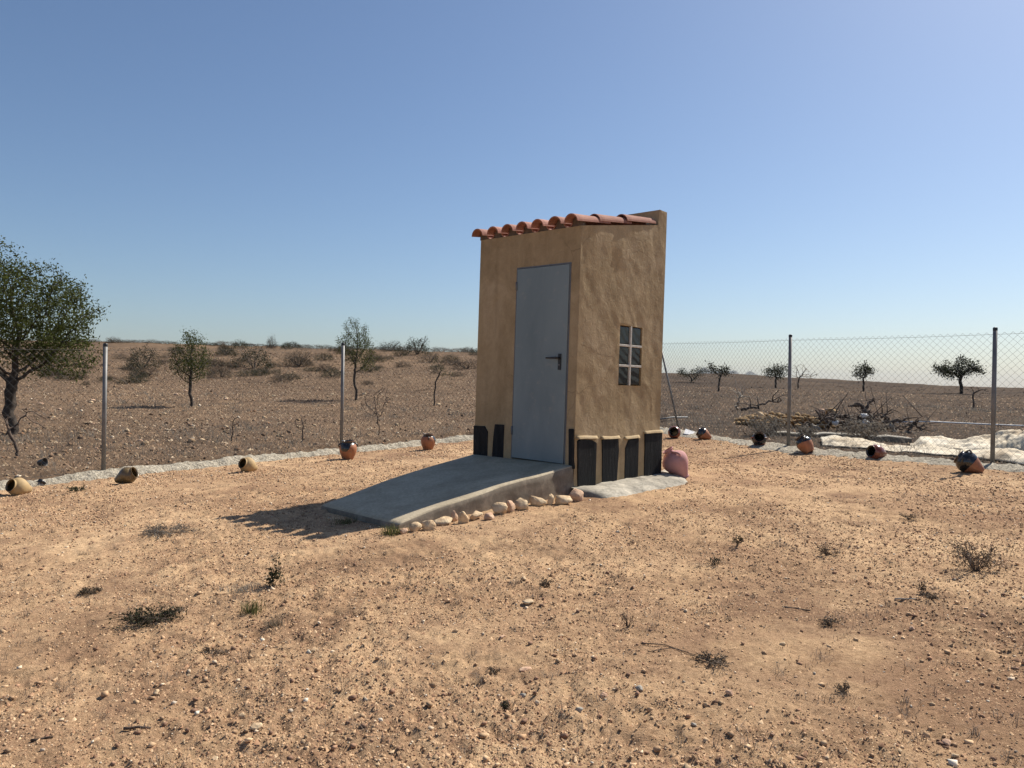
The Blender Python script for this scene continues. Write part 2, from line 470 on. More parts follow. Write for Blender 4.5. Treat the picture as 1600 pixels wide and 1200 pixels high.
def make_plaster():
    m, nt, b = new_mat('ochre_plaster')
    v = objco(nt)
    c = ramp(nt, noise_tex(nt, 1.6, 8, 0.62, v, 0.8), [(0.28, (0.310, 0.228, 0.128)), (0.5, (0.385, 0.288, 0.168)), (0.74, (0.47, 0.365, 0.235))])
    c = mix(nt, 1.0, c, ramp(nt, noise_tex(nt, 6, 8, 0.7, objco(nt, (1, 1, 0.8)), 1.2), [(0.3, (0.83, 0.83, 0.82)), (0.7, (1.12, 1.12, 1.12))]), 'MULTIPLY')
    c = mix(nt, 1.0, c, ramp(nt, noise_tex(nt, 90, 4, 0.7, v), [(0.3, (0.9,) * 3), (0.7, (1.08,) * 3)]), 'MULTIPLY')
    vo = nt.nodes.new('ShaderNodeTexVoronoi'); vo.feature = 'DISTANCE_TO_EDGE'; vo.inputs['Scale'].default_value = 1.7
    wv = nt.nodes.new('ShaderNodeMixRGB'); wv.inputs[0].default_value = 0.12; nt.links.new(v, wv.inputs[1]); nz = nt.nodes.new('ShaderNodeTexNoise'); nz.inputs['Scale'].default_value = 5; nz.inputs['Detail'].default_value = 6; nt.links.new(v, nz.inputs['Vector']); nt.links.new(nz.outputs['Color'], wv.inputs[2]); nt.links.new(wv.outputs[0], vo.inputs['Vector'])
    crack = ramp(nt, vo.outputs['Distance'], [(0.0, (1,) * 3), (0.006, (0,) * 3)])
    crack = mix(nt, 1.0, crack, ramp(nt, noise_tex(nt, 1.1, 3, 0.5, v), [(0.52, (0,) * 3), (0.62, (0.55,) * 3)]), 'MULTIPLY')
    c = mix(nt, crack, c, (0.13, 0.09, 0.055))
    streak = noise_tex(nt, 5, 6, 0.65, objco(nt, (2.2, 2.2, 0.16)), 0.2)
    c = mix(nt, 1.0, c, ramp(nt, streak, [(0.34, (0.92, 0.915, 0.91)), (0.6, (1.03,) * 3)]), 'MULTIPLY')
    nt.links.new(c, b.inputs['Base Color'])
    n1 = bump(nt, b, noise_tex(nt, 14, 7, 0.6, v, 1.2), 0.48, 0.011)
    bump(nt, b, noise_tex(nt, 120, 4, 0.6, v), 0.25, 0.002, n1)
    return m
M['plaster'] = make_plaster()
def wall_panel(mb, ulen, ptf, topf, hole, disp, zlo=0.02, zhi=3.22, du=0.024, extra=()):
    us = sorted(set(np.round(np.concatenate([np.linspace(0, ulen, int(ulen / du) + 1), [hole[0], hole[1]], np.array(extra)]), 4)))
    zs = sorted(set(np.round(np.concatenate([np.arange(zlo, zhi, du), [hole[2], hole[3], zhi]]), 4)))
    us = np.array(us); zs = np.array(zs)
    U, Z = np.meshgrid(us, zs)
    Z = np.minimum(Z, topf(U))
    D = disp(U, Z)
    e = np.minimum(np.minimum(U, ulen - U), 0.05) / 0.05
    D = D * (0.25 + 0.75 * e)
    inh = (U >= hole[0] - 1e-4) & (U <= hole[1] + 1e-4) & (Z >= hole[2] - 1e-4) & (Z <= hole[3] + 1e-4)
    D = np.where(inh, D * 0.3, D)
    nz, nu = U.shape
    V = np.array([tuple(ptf(U[i, j], Z[i, j], D[i, j])) for i in range(nz) for j in range(nu)])
    F = []
    for i in range(nz - 1):
        for j in range(nu - 1):
            uc = (us[j] + us[j + 1]) / 2; zc = (zs[i] + zs[i + 1]) / 2
            if hole[0] < uc < hole[1] and hole[2] < zc < hole[3]: continue
            if Z[i + 1, j] - Z[i, j] < 1e-5 and Z[i + 1, j + 1] - Z[i, j + 1] < 1e-5: continue
            F.append((i * nu + j, i * nu + j + 1, (i + 1) * nu + j + 1, (i + 1) * nu + j))
    mb.add(V, F)
    a, b, c, d = hole
    for p, q in (((a, c), (b, c)), ((b, c), (b, d)), ((b, d), (a, d)), ((a, d), (a, c))):   # reveals
        mb.add([tuple(ptf(p[0], p[1], 0.0)), tuple(ptf(q[0], q[1], 0.0)), tuple(ptf(q[0], q[1], -0.13)), tuple(ptf(p[0], p[1], -0.13))], [(0, 1, 2, 3)])
DOOR = (0.112, 0.866, SILL - 0.006, SILL + 2.035)
WIN = (*sorted((0.700, 1.118)), 1.225, 1.862)
def trowel(u, z):
    a = u * 0.8 + z * 0.5; b_ = z * 0.7 - u * 0.6
    d = 0.0070 * fbm2(a * 3.1, b_ * 2.2, 3, 61)
    rdg = 1 - np.abs(fbm2(a * 4.2 + 0.5 * noise2(u * 3, z * 3, 5), b_ * 2.6, 2, 71))
    d = d + 0.0032 * np.maximum(rdg - 0.86, 0) / 0.14 * sstep(-0.3, 0.4, noise2(u * 3, z * 2.5, 9))
    rd2 = 1 - np.abs(noise2(a * 9, b_ * 5 + 3, 72))
    d = d + 0.0020 * np.maximum(rd2 - 0.8, 0) / 0.2 + 0.0030 * fbm2(a * 9, b_ * 6, 3, 88)
    # belly of plaster towards the foot
    return d + 0.022 * sstep(0.95, 0.45, z)
mb = MB()
wall_panel(mb, DP, side_pt, side_top, WIN, trowel, extra=(TP, TP + 0.008))
wall_panel(mb, W, lambda s, z, d: front_pt(s, z, d), lambda s: np.full_like(s, 2.80), DOOR,
           lambda u, z: 0.003 * fbm2(u * 2.5, z * 2.0, 3, 77) + 0.012 * sstep(0.95, 0.45, z), zhi=2.80)
def hut_xyz(s, t, z): return tuple(C1 + UF * s + US * t + Vector((0, 0, z)))
mb.add([hut_xyz(W, 0, .02), hut_xyz(W, DP, .02), hut_xyz(W, DP, 3.2), hut_xyz(W, TP, 3.2), hut_xyz(W, TP, 3.03), hut_xyz(W, 0, 2.80)], [(0, 1, 2, 3, 4, 5)])
mb.add([hut_xyz(0, DP, .02), hut_xyz(W, DP, .02), hut_xyz(W, DP, 3.2), hut_xyz(0, DP, 3.2)], [(0, 1, 2, 3)])
mb.add([hut_xyz(0.0, TP + .004, 2.9), hut_xyz(W, TP + .004, 2.9), hut_xyz(W, TP + .004, 3.203), hut_xyz(0.0, TP + .004, 3.203),
        hut_xyz(0.0, DP, 3.203), hut_xyz(W, DP, 3.203)], [(0, 1, 2, 3), (3, 2, 5, 4)])
hut_child(mb.build('wall', M['plaster'], None, True))
wm = bpy.data.objects['wall'].data
wm.polygons.foreach_set('use_smooth', np.array([p.area < 0.002 for p in wm.polygons]))
# roof deck below the tiles
mb = MB()
lo, hi = 2.795, 3.03
mb.add([hut_xyz(.02, .02, lo - .05), hut_xyz(W - .02, .02, lo - .05), hut_xyz(W - .02, TP, hi - .06), hut_xyz(.02, TP, hi - .06),
        hut_xyz(.02, .02, lo), hut_xyz(W - .02, .02, lo), hut_xyz(W - .02, TP, hi - .006), hut_xyz(.02, TP, hi - .006)],
       [(0, 1, 2, 3), (7, 6, 5, 4), (0, 4, 5, 1), (1, 5, 6, 2), (2, 6, 7, 3), (3, 7, 4, 0)])
hut_child(mb.build('roof_deck', M['plaster']))
# clay tiles
def make_clay():
    m, nt, b = new_mat('clay_tile')
    v = objco(nt)
    oi = nt.nodes.new('ShaderNodeObjectInfo')
    c = ramp(nt, noise_tex(nt, 9, 8, 0.7, v), [(0.28, (0.22, 0.092, 0.068)), (0.5, (0.37, 0.180, 0.135)), (0.75, (0.52, 0.32, 0.25))])
    c = mix(nt, 1.0, c, ramp(nt, oi.outputs['Random'], [(0, (0.78, 0.74, 0.72)), (1, (1.15, 1.12, 1.1))]), 'MULTIPLY')
    nt.links.new(c, b.inputs['Base Color']); b.inputs['Roughness'].default_value = 0.85
    bump(nt, b, noise_tex(nt, 60, 5, 0.6, v), 0.3, 0.004)
    return m
M['clay'] = make_clay()
def tile_mesh(name, w0, w1, L, th=0.011, flip=False, seg=12):
    V = []; F = []
    for yi, (y, w) in enumerate(((0, w0), (L * 0.5, (w0 + w1) / 2), (L, w1))):
        for r in (w / 2, w / 2 - th):
            for k in range(seg + 1):
                a = R(4) + (math.pi - R(8)) * k / seg
                x = -math.cos(a) * r; z = math.sin(a) * r * 0.98
                V.append((x, y, -z if flip else z))
    n = seg + 1
    for yi in range(2):
        o0 = yi * 2 * n; o1 = o0 + 2 * n
        for k in range(seg):
            F.append((o0 + k, o0 + k + 1, o1 + k + 1, o1 + k)); F.append((o0 + n + k, o1 + n + k, o1 + n + k + 1, o0 + n + k + 1))
        F.append((o0, o1, o1 + n, o0 + n)); F.append((o0 + seg, o0 + n + seg, o1 + n + seg, o1 + seg))
    for o0 in (0, 4 * n):
        for k in range(seg): F.append((o0 + k, o0 + n + k, o0 + n + k + 1, o0 + k + 1))
    me = bpy.data.meshes.new(name); me.from_pydata(V, [], F); me.update()
    me.materials.append(M['clay'])
    return me
cover = tile_mesh('roof_tile', 0.178, 0.148, 0.56)
pan = tile_mesh('channel_tile', 0.118, 0.132, 0.56, flip=True)
slope = math.atan(0.170)
rngt = random.Random(4)
def place_tile(me, name, s, t, zoff):
    o = link(name, me)
    p = C1 + UF * s + US * t + Vector((0, 0, 2.80 + 0.170 * t + zoff))
    X = -UF; Yv = (US * math.cos(slope) + Vector((0, 0, math.sin(slope)))).normalized(); Zv = X.cross(Yv)
    m3 = Matrix((X, Yv, Zv)).transposed()
    m3 = m3 @ Matrix.Rotation(rngt.uniform(-0.018, 0.018), 3, 'Z') @ Matrix.Rotation(rngt.uniform(-0.02, 0.02), 3, 'Y') @ Matrix.Rotation(-0.052, 3, 'X')
    o.parent = hut; o.matrix_parent_inverse = INV.copy()
    o.matrix_basis = Matrix.Translation(p) @ m3.to_4x4()
for row in range(3):
    t0 = (-0.075, 0.30, 0.74)[row]
    for c in range(7):
        place_tile(cover, 'roof_tile', 0.072 + c * 0.2235 + rngt.uniform(-.006, .006), t0 + rngt.uniform(-.012, .012), 0.040)
    for c in range(6):
        place_tile(pan, 'channel_tile', 0.072 + (c + 0.5) * 0.2235, t0 + 0.085 + rngt.uniform(-.012, .012), 0.052)

M['bedding'] = grain_mat('bedding_mortar', (0.10, 0.075, 0.055), (0.17, 0.13, 0.10), 30, 0.95, 0.6, 0.006, 60)
for c in range(7):
    mb = MB(); V = []
    for d0 in (0.0, 0.05):
        for k in range(11):
            a_ = math.pi * k / 10; V.append(tuple(C1 + UF * (0.072 + c * 0.2235 - math.cos(a_) * 0.066) + US * (0.02 + d0) + Vector((0, 0, 2.80 + 0.005 + 0.03 * d0 + math.sin(a_) * 0.098))))
    mb.add(V, [tuple(range(11)), tuple(range(21, 10, -1))] + [(k, k + 11, k + 12, k + 1) for k in range(10)])
    hut_child(mb.build('bedding_mortar', M['bedding']))

# door
def make_door_paint():
    m, nt, b = new_mat('grey_door_paint')
    v = objco(nt)
    c = ramp(nt, noise_tex(nt, 2.2, 7, 0.6, objco(nt, (1, 1, 0.35)), 0.5), [(0.3, (0.155, 0.200, 0.212)), (0.7, (0.225, 0.275, 0.285))])
    c = mix(nt, ramp(nt, noise_tex(nt, 11, 8, 0.75, v), [(0.56, (0,) * 3), (0.8, (0.6,) * 3)]), c, (0.36, 0.34, 0.29))
    nt.links.new(c, b.inputs['Base Color']); b.inputs['Roughness'].default_value = 0.48; b.inputs['Specular IOR Level'].default_value = 0.45
    bump(nt, b, noise_tex(nt, 3, 3, 0.5, v), 0.08, 0.01)
    return m
M['door'] = make_door_paint()
M['black_plastic'] = grain_mat('black_plastic', (0.012, 0.012, 0.013), (0.022, 0.022, 0.023), 30, 0.4, 0, spec=0.5)
M['dark_steel'] = grain_mat('dark_frame_steel', (0.10, 0.11, 0.12), (0.15, 0.16, 0.17), 20, 0.5, 0, spec=0.4)
MF = Matrix((( -UF.x, NF.x, 0, C1.x), (-UF.y, NF.y, 0, C1.y), (0, 0, 1, 0), (0, 0, 0, 1)))    # local x right along the front, y outwards, z up
def fbox(mb, s0, s1, z0, z1, o0, o1): mb.box((-s1, o0, z0), (-s0, o1, z1), MF)
s0, s1, z0, z1 = DOOR
mb = MB()
fbox(mb, s0, s0 + .014, z0, z1, -.09, .004); fbox(mb, s1 - .014, s1, z0, z1, -.09, .004); fbox(mb, s0 + .014, s1 - .014, z1 - .014, z1, -.09, .004)
hut_child(mb.build('door_frame', M['dark_steel']))
mb = MB(); fbox(mb, s0 + .020, s1 - .017, z0 + .012, z1 - .018, -.036, .010)
door = hut_child(mb.build('door', M['door'])); bevel(door, 0.003)
def door_child(o):
    o.parent = door; o.matrix_parent_inverse = door.matrix_basis.inverted() ; return o
mb = MB()
sa, za = pf(872.5, 565)
fbox(mb, sa - .020, sa + .018, za - .085, za + .078, .0105, .018)
door_child(mb.build('handle_plate', M['black_plastic']))
mb = MB()
p0 = front_pt(sa, za + .035, .018); p1 = front_pt(sa, za + .035, .060)
p2 = front_pt(sa + .012, za + .035, .066); p3 = front_pt(sa + .14, za + .032, .064)
mb.tube([p0, p1, p2, p3], [.011, .011, .011, .009], 10)
door_child(mb.build('handle', M['black_plastic'], None, True))
mb = MB()
c0 = front_pt(sa, za - .035, .0182); mb.tube([c0, c0 + NF * .004], .009, 10)
door_child(mb.build('lock', M['steel']))
for zz in (z1 - .20, z0 + .30):
    mb = MB(); q = front_pt(s1 - .012, zz, .014); mb.tube([q + Vector((0, 0, -.045)), q + Vector((0, 0, .045))], .010, 10)
    door_child(mb.build('hinge', M['dark_steel'], None, True))

# glass block window
def make_glass_block():
    m, nt, b = new_mat('block_glass')
    v = objco(nt)
    b.inputs['Base Color'].default_value = (0.035, 0.042, 0.042, 1); b.inputs['Roughness'].default_value = 0.07
    b.inputs['IOR'].default_value = 1.45; b.inputs['Specular IOR Level'].default_value = 0.35
    w = nt.nodes.new('ShaderNodeTexWave'); w.inputs['Scale'].default_value = 6; w.inputs['Distortion'].default_value = 5; w.inputs['Detail'].default_value = 1
    mp = nt.nodes.new('ShaderNodeMapping'); mp.inputs['Rotation'].default_value = (0.3, 0.4, 0.5)
    nt.links.new(v, mp.inputs['Vector']); nt.links.new(mp.outputs[0], w.inputs['Vector'])
    bump(nt, b, w.outputs['Fac'], 0.05, 0.02)
    return m
M['block'] = make_glass_block()
M['mortar'] = grain_mat('white_mortar', (0.52, 0.49, 0.43), (0.68, 0.65, 0.58), 30, 0.9, 0.4, 0.003, 90)
MS = Matrix(((US.x, NS.x, 0, C1.x), (US.y, NS.y, 0, C1.y), (0, 0, 1, 0), (0, 0, 0, 1)))       # local x back along the side, y outwards
win = empty('window', (C1.x, C1.y, 0)); win.parent = hut; win.location = (0, 0, 0)
a, b_, c, d = WIN
bw = (b_ - a - .024 - .012) / 2; bh = (d - c - .048 - .012) / 3
mb = MB()
mb.box((a + .006 + bw, -.10, c), (a + .006 + bw + .024, .002, d), MS)
for k in (1, 2):
    zz = c + .006 + k * bh + (k - 1) * .024
    for x0, x1 in ((a, a + .006 + bw - .0005), (a + .006 + bw + .0245, b_)):
        mb.box((x0, -.10, zz), (x1, .0005, zz + .024), MS)
o = mb.build('mortar_joint', M['mortar']); o.parent = win; o.matrix_parent_inverse = INV.copy()
bevel(o, .003)
for i in range(2):
    for k in range(3):
        mb = MB()
        x0 = a + .006 + i * (bw + .024); zz = c + .006 + k * (bh + .024)
        mb.box((x0 + .001, -.085, zz + .001), (x0 + bw - .001, -.014, zz + bh - .001), MS)
        o = mb.build('glass_block', M['block']); o.parent = win; o.matrix_parent_inverse = INV.copy()
        bevel(o, .012, 3)

# slate slabs round the foot
def make_slate():
    m, nt, b = new_mat('slate')
    c = ramp(nt, noise_tex(nt, 7, 9, 0.7, objco(nt, (3.2, 3.2, 0.35)), 0.6), [(0.3, (0.010, 0.011, 0.012)), (0.6, (0.026, 0.027, 0.028)), (0.8, (0.065, 0.064, 0.060))])
    f2 = noise_tex(nt, 10, 6, 0.7, objco(nt, (4, 4, 0.5)), 0.3)
    c = mix(nt, ramp(nt, f2, [(0.62, (0,) * 3), (0.76, (0.6,) * 3)]), c, (0.22, 0.20, 0.16))
    nt.links.new(c, b.inputs['Base Color']); b.inputs['Roughness'].default_value = 0.8; b.inputs['Specular IOR Level'].default_value = 0.12
    bump(nt, b, noise_tex(nt, 14, 8, 0.7, objco(nt, (3, 3, 0.5))), 0.7, 0.012)
    return m
M['slate'] = make_slate()
def slab(poly, ptf, o0, o1, label=None):
    n = len(poly); V = [tuple(ptf(u, z, o0)) for u, z in poly] + [tuple(ptf(u, z, o1)) for u, z in poly]
    F = [tuple(range(n)), tuple(range(2 * n - 1, n - 1, -1))] + [(i, i + n, (i + 1) % n + n, (i + 1) % n) for i in range(n)]
    me = bpy.data.meshes.new('slate_slab'); me.from_pydata(V, [], F); me.update()
    bm = bmesh.new(); bm.from_mesh(me); bmesh.ops.recalc_face_normals(bm, faces=bm.faces); bm.to_mesh(me); bm.free()
    o = hut_child(link('slate_slab', me, M['slate'])); bevel(o, .005)
    return o
S = [[(899, 764), (899, 689), (903, 686), (921, 687), (928, 691), (927, 764)],
     [(937, 757), (937, 686), (962, 684), (963, 702), (960, 757)],
     [(972, 756), (973, 699), (978, 686), (994, 683), (993, 756)],
     [(1003, 752), (1004, 676), (1030.5, 674), (1029.5, 752)]]
for p in S: slab([ps(*q) for q in p], side_pt, -0.02, 0.029)
FS = [[(740, 724), (740, 667), (757, 667.5), (762, 676), (762, 722)], [(769, 719), (771, 684), (773, 664.5), (787, 665), (787, 717)], [(889, 731), (888, 670), (895.5, 670), (896.5, 733)]]
for p in FS: slab([pf(*q) for q in p], front_pt, -0.02, 0.018)
# plaster lip over the slabs
for p, ptf, pl in [(S[k], side_pt, ps) for k in range(4)]:
    q = [pl(*x) for x in p]; u0 = min(x[0] for x in q) - .012; u1 = max(x[0] for x in q) + .012; zt = max(x[1] for x in q)
    mb = MB(); n = 9; rows = []
    for k in range(n):
        u = u0 + (u1 - u0) * k / (n - 1); j = 0.004 * math.sin(k * 0.55 + u0 * 20)
        zz = zt
        rows.append([tuple(ptf(u, zz - .004, -.01)), tuple(ptf(u, zz + .001 + j * .3, .035)), tuple(ptf(u, zz + .004 + j * .5, .034)), tuple(ptf(u, zz + .016 + j, .026)), tuple(ptf(u, zz + .032 + j, .014))])
    V = [v for r_ in rows for v in r_]
    Fc = [(k * 5 + i, (k + 1) * 5 + i, (k + 1) * 5 + (i + 1) % 5, k * 5 + (i + 1) % 5) for k in range(n - 1) for i in range(5)] + [(0, 1, 2, 3, 4), tuple((n - 1) * 5 + i for i in (4, 3, 2, 1, 0))]
    mb.add(V, Fc); hut_child(mb.build('plaster_lip', M['plaster'], None, True))

# ------------------------------------------------------------------ ramp and apron
def make_concrete(name, c1, c2, stain):
    m, nt, b = new_mat(name)
    v = objco(nt)
    c = ramp(nt, noise_tex(nt, 2.5, 9, 0.7, v, 0.5), [(0.34, c1), (0.66, c2)])
    c = mix(nt, 1.0, c, ramp(nt, noise_tex(nt, 40, 6, 0.7, v), [(0.3, (0.72,) * 3), (0.7, (1.15,) * 3)]), 'MULTIPLY')
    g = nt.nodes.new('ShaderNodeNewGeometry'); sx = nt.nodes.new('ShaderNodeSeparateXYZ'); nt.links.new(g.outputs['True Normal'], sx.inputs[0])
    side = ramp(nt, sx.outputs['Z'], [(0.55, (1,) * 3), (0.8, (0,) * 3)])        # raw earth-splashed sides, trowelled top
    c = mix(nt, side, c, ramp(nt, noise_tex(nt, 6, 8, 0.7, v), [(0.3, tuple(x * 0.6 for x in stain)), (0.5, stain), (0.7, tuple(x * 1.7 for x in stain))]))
    nt.links.new(c, b.inputs['Base Color']); b.inputs['Roughness'].default_value = 0.85
    n1 = bump(nt, b, noise_tex(nt, 12, 8, 0.65, objco(nt, (1, 1, 1))), 0.25, 0.01)
    bump(nt, b, noise_tex(nt, 110, 4, 0.6, v), 0.3, 0.003, n1)
    return m
M['ramp'] = make_concrete('trowelled_concrete', (0.345, 0.285, 0.195), (0.51, 0.43, 0.305), (0.20, 0.165, 0.125))
def mottle(m, sc):
    nt = m.node_tree; b = nt.nodes['Principled BSDF']; src = b.inputs['Base Color'].links[0].from_socket
    nt.links.new(mix(nt, 1.0, src, ramp(nt, noise_tex(nt, sc, 9, 0.75, objco(nt), 0.8), [(0.36, (0.55, 0.54, 0.52)), (0.5, (0.95,) * 3), (0.64, (1.2, 1.18, 1.14))]), 'MULTIPLY'), b.inputs['Base Color'])
    return m
M['apron'] = make_concrete('weathered_concrete', (0.22, 0.20, 0.165), (0.56, 0.51, 0.42), (0.24, 0.21, 0.165))
mottle(M['apron'], 7)
def build_ramp():
    tr = front_pt(-0.005, SILL, 0.0); tl = front_pt(W + 0.01, SILL, 0.0)
    br = on_ground(621, 828); bl = on_ground(503, 796)
    nu, nv = 30, 44
    V = []
    def top(u, v, drop=0.0):
        a = tr.lerp(tl, u); bb = br.lerp(bl, u)
        p = a.lerp(bb, v)
        bulge = 0.030 * math.sin(math.pi * v) * (1 if v < 1 else 0) 
        wob = 0.012 * float(fbm2(np.array([v * 5.0]), np.array([u * 2.0 + 3]), 3, 15)[0])
        zb = SILL + ((br.z + (bl.z - br.z) * u) + 0.045 - SILL) * v
        p.z = zb + bulge + wob * 0.5
        if u in (0.0, 1.0): p += UF * wob * (1.0)
        if v == 1.0: p += NF * wob * 1.4
        return p
    us = [0, 0.012, 0.03] + [0.03 + 0.94 * k / (nu - 6) for k in range(1, nu - 6)] + [0.97, 0.988, 1.0]
    vs = [k / nv for k in range(nv + 1)]
    idx = {}
    for j, v in enumerate(vs):
        for i, u in enumerate(us):
            p = top(u, v); 
            if u in (0, 1) or v == 1: p.z -= 0.012
            idx[(i, j)] = len(V); V.append(tuple(p))
    n = len(us); F = [(idx[(i, j)], idx[(i + 1, j)], idx[(i + 1, j + 1)], idx[(i, j + 1)]) for j in range(nv) for i in range(n - 1)]
    def skirt(keys, out):
        prev = None
        for k in keys:
            x, y, z = V[idx[k]]
            col = [idx[k]]
            g = gz(x, y)
            for q in range(1, 6):
                f = q / 5; off = 0.018 * float(noise3(np.array([x * 9]), np.array([y * 9]), np.array([f * 3.0]), 3)[0]) * f
                V.append((x + out.x * (off + 0.02 * f), y + out.y * (off + 0.02 * f), z + (min(g - 0.06, z - 0.06) - z) * f)); col.append(len(V) - 1)
            if prev:
                for q in range(5): F.append((prev[q], prev[q + 1], col[q + 1], col[q]))
            prev = col
    skirt([(0, j) for j in range(nv + 1)], -UF); skirt([(n - 1, j) for j in range(nv, -1, -1)], UF); skirt([(i, nv) for i in range(n)], NF)
    me = bpy.data.meshes.new('entrance_ramp'); me.from_pydata(V, [], F)
    bm = bmesh.new(); bm.from_mesh(me); bmesh.ops.recalc_face_normals(bm, faces=bm.faces)
    for f in bm.faces: f.smooth = True
    bm.to_mesh(me); bm.free()
    tag(link('entrance_ramp', me, M['ramp']), 'grey concrete ramp sloping up to the hut door', 'ramp')
    return tr, tl, br, bl
RAMP = build_ramp()
def build_apron():
    V = []; F = []; nu, nv = 40, 12
    for i in range(nu + 1):
        u = i / nu; t = -0.06 + 1.98 * u
        w = 0.40 + 0.12 * math.sin(u * 3.0 + 0.4) + 0.035 * math.sin(u * 11)
        w *= math.sqrt(max(0.0, 1 - max(0, (u - 0.72) / 0.28) ** 2)) * math.sqrt(max(0.02, min(1, (u + 0.01) / 0.06)))
        for j in range(nv + 1):
            f = j / nv
            p = C1 + US * t + NS * (0.0 + (w + 0.0) * f)
            if u > 0.8: p -= NS * 0.16 * (u - 0.8) / 0.2 * (1 - f)
            g = gz(p.x, p.y)
            z = max(0.195 + 0.035 * u, g + 0.04)
            zz = z + (g - 0.05 - z) * (f ** 3.2) + 0.016 * float(fbm2(np.array([p.x * 7]), np.array([p.y * 7]), 3, 4)[0])
            V.append((p.x, p.y, zz))
    F = [(i * (nv + 1) + j, i * (nv + 1) + j + 1, (i + 1) * (nv + 1) + j + 1, (i + 1) * (nv + 1) + j) for i in range(nu) for j in range(nv)]
    tag(link('concrete_apron', mesh_arrays('concrete_apron', V, F, None, True), M['apron']), 'pale lumpy concrete apron spread along the foot of the hut side wall', 'apron')
build_apron()

# ------------------------------------------------------------------ stones edging the ramp
EDGE = [(630, 837, 15, 9, 'smallest rounded stone, first at the foot of the ramp'),
        (648, 834, 21, 15, 'pale blocky stone, second from the foot of the ramp'),
        (667, 831, 23, 16, 'cream pointed stone, third from the foot of the ramp'),
        (691, 822, 32, 14, 'long flat cream stone beside the lower ramp'),
        (709, 816, 13, 17, 'narrow upright pinkish stone beside the ramp'),
        (725, 819, 19, 21, 'tilted oval stone right of the narrow upright one'),
        (744, 813, 26, 15, 'wide brownish stone with pitted top by the ramp'),
        (765, 814, 17, 13, 'small low pink stone at mid ramp'),
        (779, 807, 26, 21, 'big sloping cream stone at mid ramp'),
        (797, 802, 17, 22, 'rough dark stone leaning on the pale one'),
        (815, 798, 28, 19, 'large pale whitish oval stone beside the ramp'),
        (839, 790, 29, 16, 'big smooth cream stone, fifth from the hut corner'),
        (860, 788, 15, 19, 'thin upright stone between two big ones by the hut'),
        (879, 788, 28, 17, 'long cream stone, second from the hut corner'),
        (899, 783, 26, 21, 'orange brown stone touching the concrete apron')]
for k, (px, py, w, h, lab) in enumerate(EDGE):
    p = on_ground(px, py)
    sx = px_size(w, p) * 0.56; sz = px_size(h, p) * 0.60
    V, F = hull_rock(140 + k, (sx * 1.08, sx * 0.8, sz * 1.08))
    o = link('edging_stone', mesh_arrays('edging_stone', V, F, None, False), M['limestone_pink'] if k in (0, 4, 7, 9, 14) else M['limestone'])
    o.location = p + Vector((0, sx * 0.4, sz * 0.62)); o.rotation_euler = (0.1 * math.sin(k * 3), 0.25 * math.sin(k * 5.3), 0.55 + 0.5 * math.sin(k * 2.2))
    tag(o, lab, 'stone', 'stones edging the ramp')

# ------------------------------------------------------------------ pots
def make_glaze(name, c1, c2, rough, spec=0.5, scale=9, coat=0.0):
    m, nt, b = new_mat(name)
    v = objco(nt)
    c = ramp(nt, noise_tex(nt, scale, 8, 0.65, v, 0.3), [(0.3, c1), (0.72, c2)])
    dust = ramp(nt, noise_tex(nt, 13, 8, 0.75, v, 0.5), [(0.5, (0,) * 3), (0.75, (0.5,) * 3)])
    c = mix(nt, dust, c, (0.40, 0.30, 0.20))
    b.inputs['Roughness'].default_value = rough
    mr = nt.nodes.new('ShaderNodeMapRange'); nt.links.new(dust, mr.inputs[0]); mr.inputs[2].default_value = 0.5; mr.inputs[3].default_value = rough; mr.inputs[4].default_value = 0.9; mr.inputs[2].default_value = 0.5
    nt.links.new(mr.outputs[0], b.inputs['Roughness'])
    nt.links.new(c, b.inputs['Base Color']); b.inputs['Specular IOR Level'].default_value = spec
    b.inputs['Coat Weight'].default_value = coat * 0.4; b.inputs['Coat Roughness'].default_value = 0.25
    bump(nt, b, noise_tex(nt, 30, 5, 0.6, v), 0.15, 0.004)
    return m
M['terracotta'] = make_glaze('terracotta', (0.30, 0.115, 0.052), (0.43, 0.18, 0.088), 0.55, 0.4)
M['pale_clay'] = make_glaze('pale_clay', (0.34, 0.23, 0.11), (0.52, 0.38, 0.20), 0.7, 0.3, 6)
M['olive_glaze'] = make_glaze('brown_olive_glaze', (0.085, 0.055, 0.022), (0.20, 0.135, 0.055), 0.3, 0.5, 5, 0.4)
M['black_glaze'] = make_glaze('black_glaze', (0.008, 0.007, 0.007), (0.022, 0.018, 0.016), 0.16, 0.6, 9, 0.5)
M['red_glaze'] = make_glaze('red_brown_glaze', (0.15, 0.035, 0.018), (0.27, 0.075, 0.035), 0.22, 0.5, 7, 0.5)
M['pink_clay'] = make_glaze('pink_clay', (0.44, 0.225, 0.215), (0.58, 0.325, 0.315), 0.85, 0.2, 4)
M['pink_clay'].node_tree.nodes['Principled BSDF'].inputs['Roughness'].default_value = 0.9
OUT = {'jar': [(0.0, 0.0), (0.30, 0.0), (0.33, 0.02), (0.42, 0.17), (0.52, 0.36), (0.565, 0.55), (0.55, 0.70), (0.47, 0.83), (0.385, 0.90), (0.37, 0.935), (0.41, 0.97), (0.43, 1.0)],
       'cone': [(0.0, 0.0), (0.13, 0.0), (0.16, 0.02), (0.28, 0.20), (0.42, 0.40), (0.50, 0.58), (0.50, 0.72), (0.43, 0.85), (0.345, 0.92), (0.335, 0.95), (0.36, 1.0)],
       'amphora': [(0.0, 0.0), (0.115, 0.0), (0.125, 0.03), (0.118, 0.06), (0.16, 0.14), (0.24, 0.27), (0.32, 0.42), (0.365, 0.57), (0.35, 0.70), (0.26, 0.81), (0.15, 0.87), (0.12, 0.91), (0.13, 0.95), (0.165, 0.98), (0.17, 1.0)]}
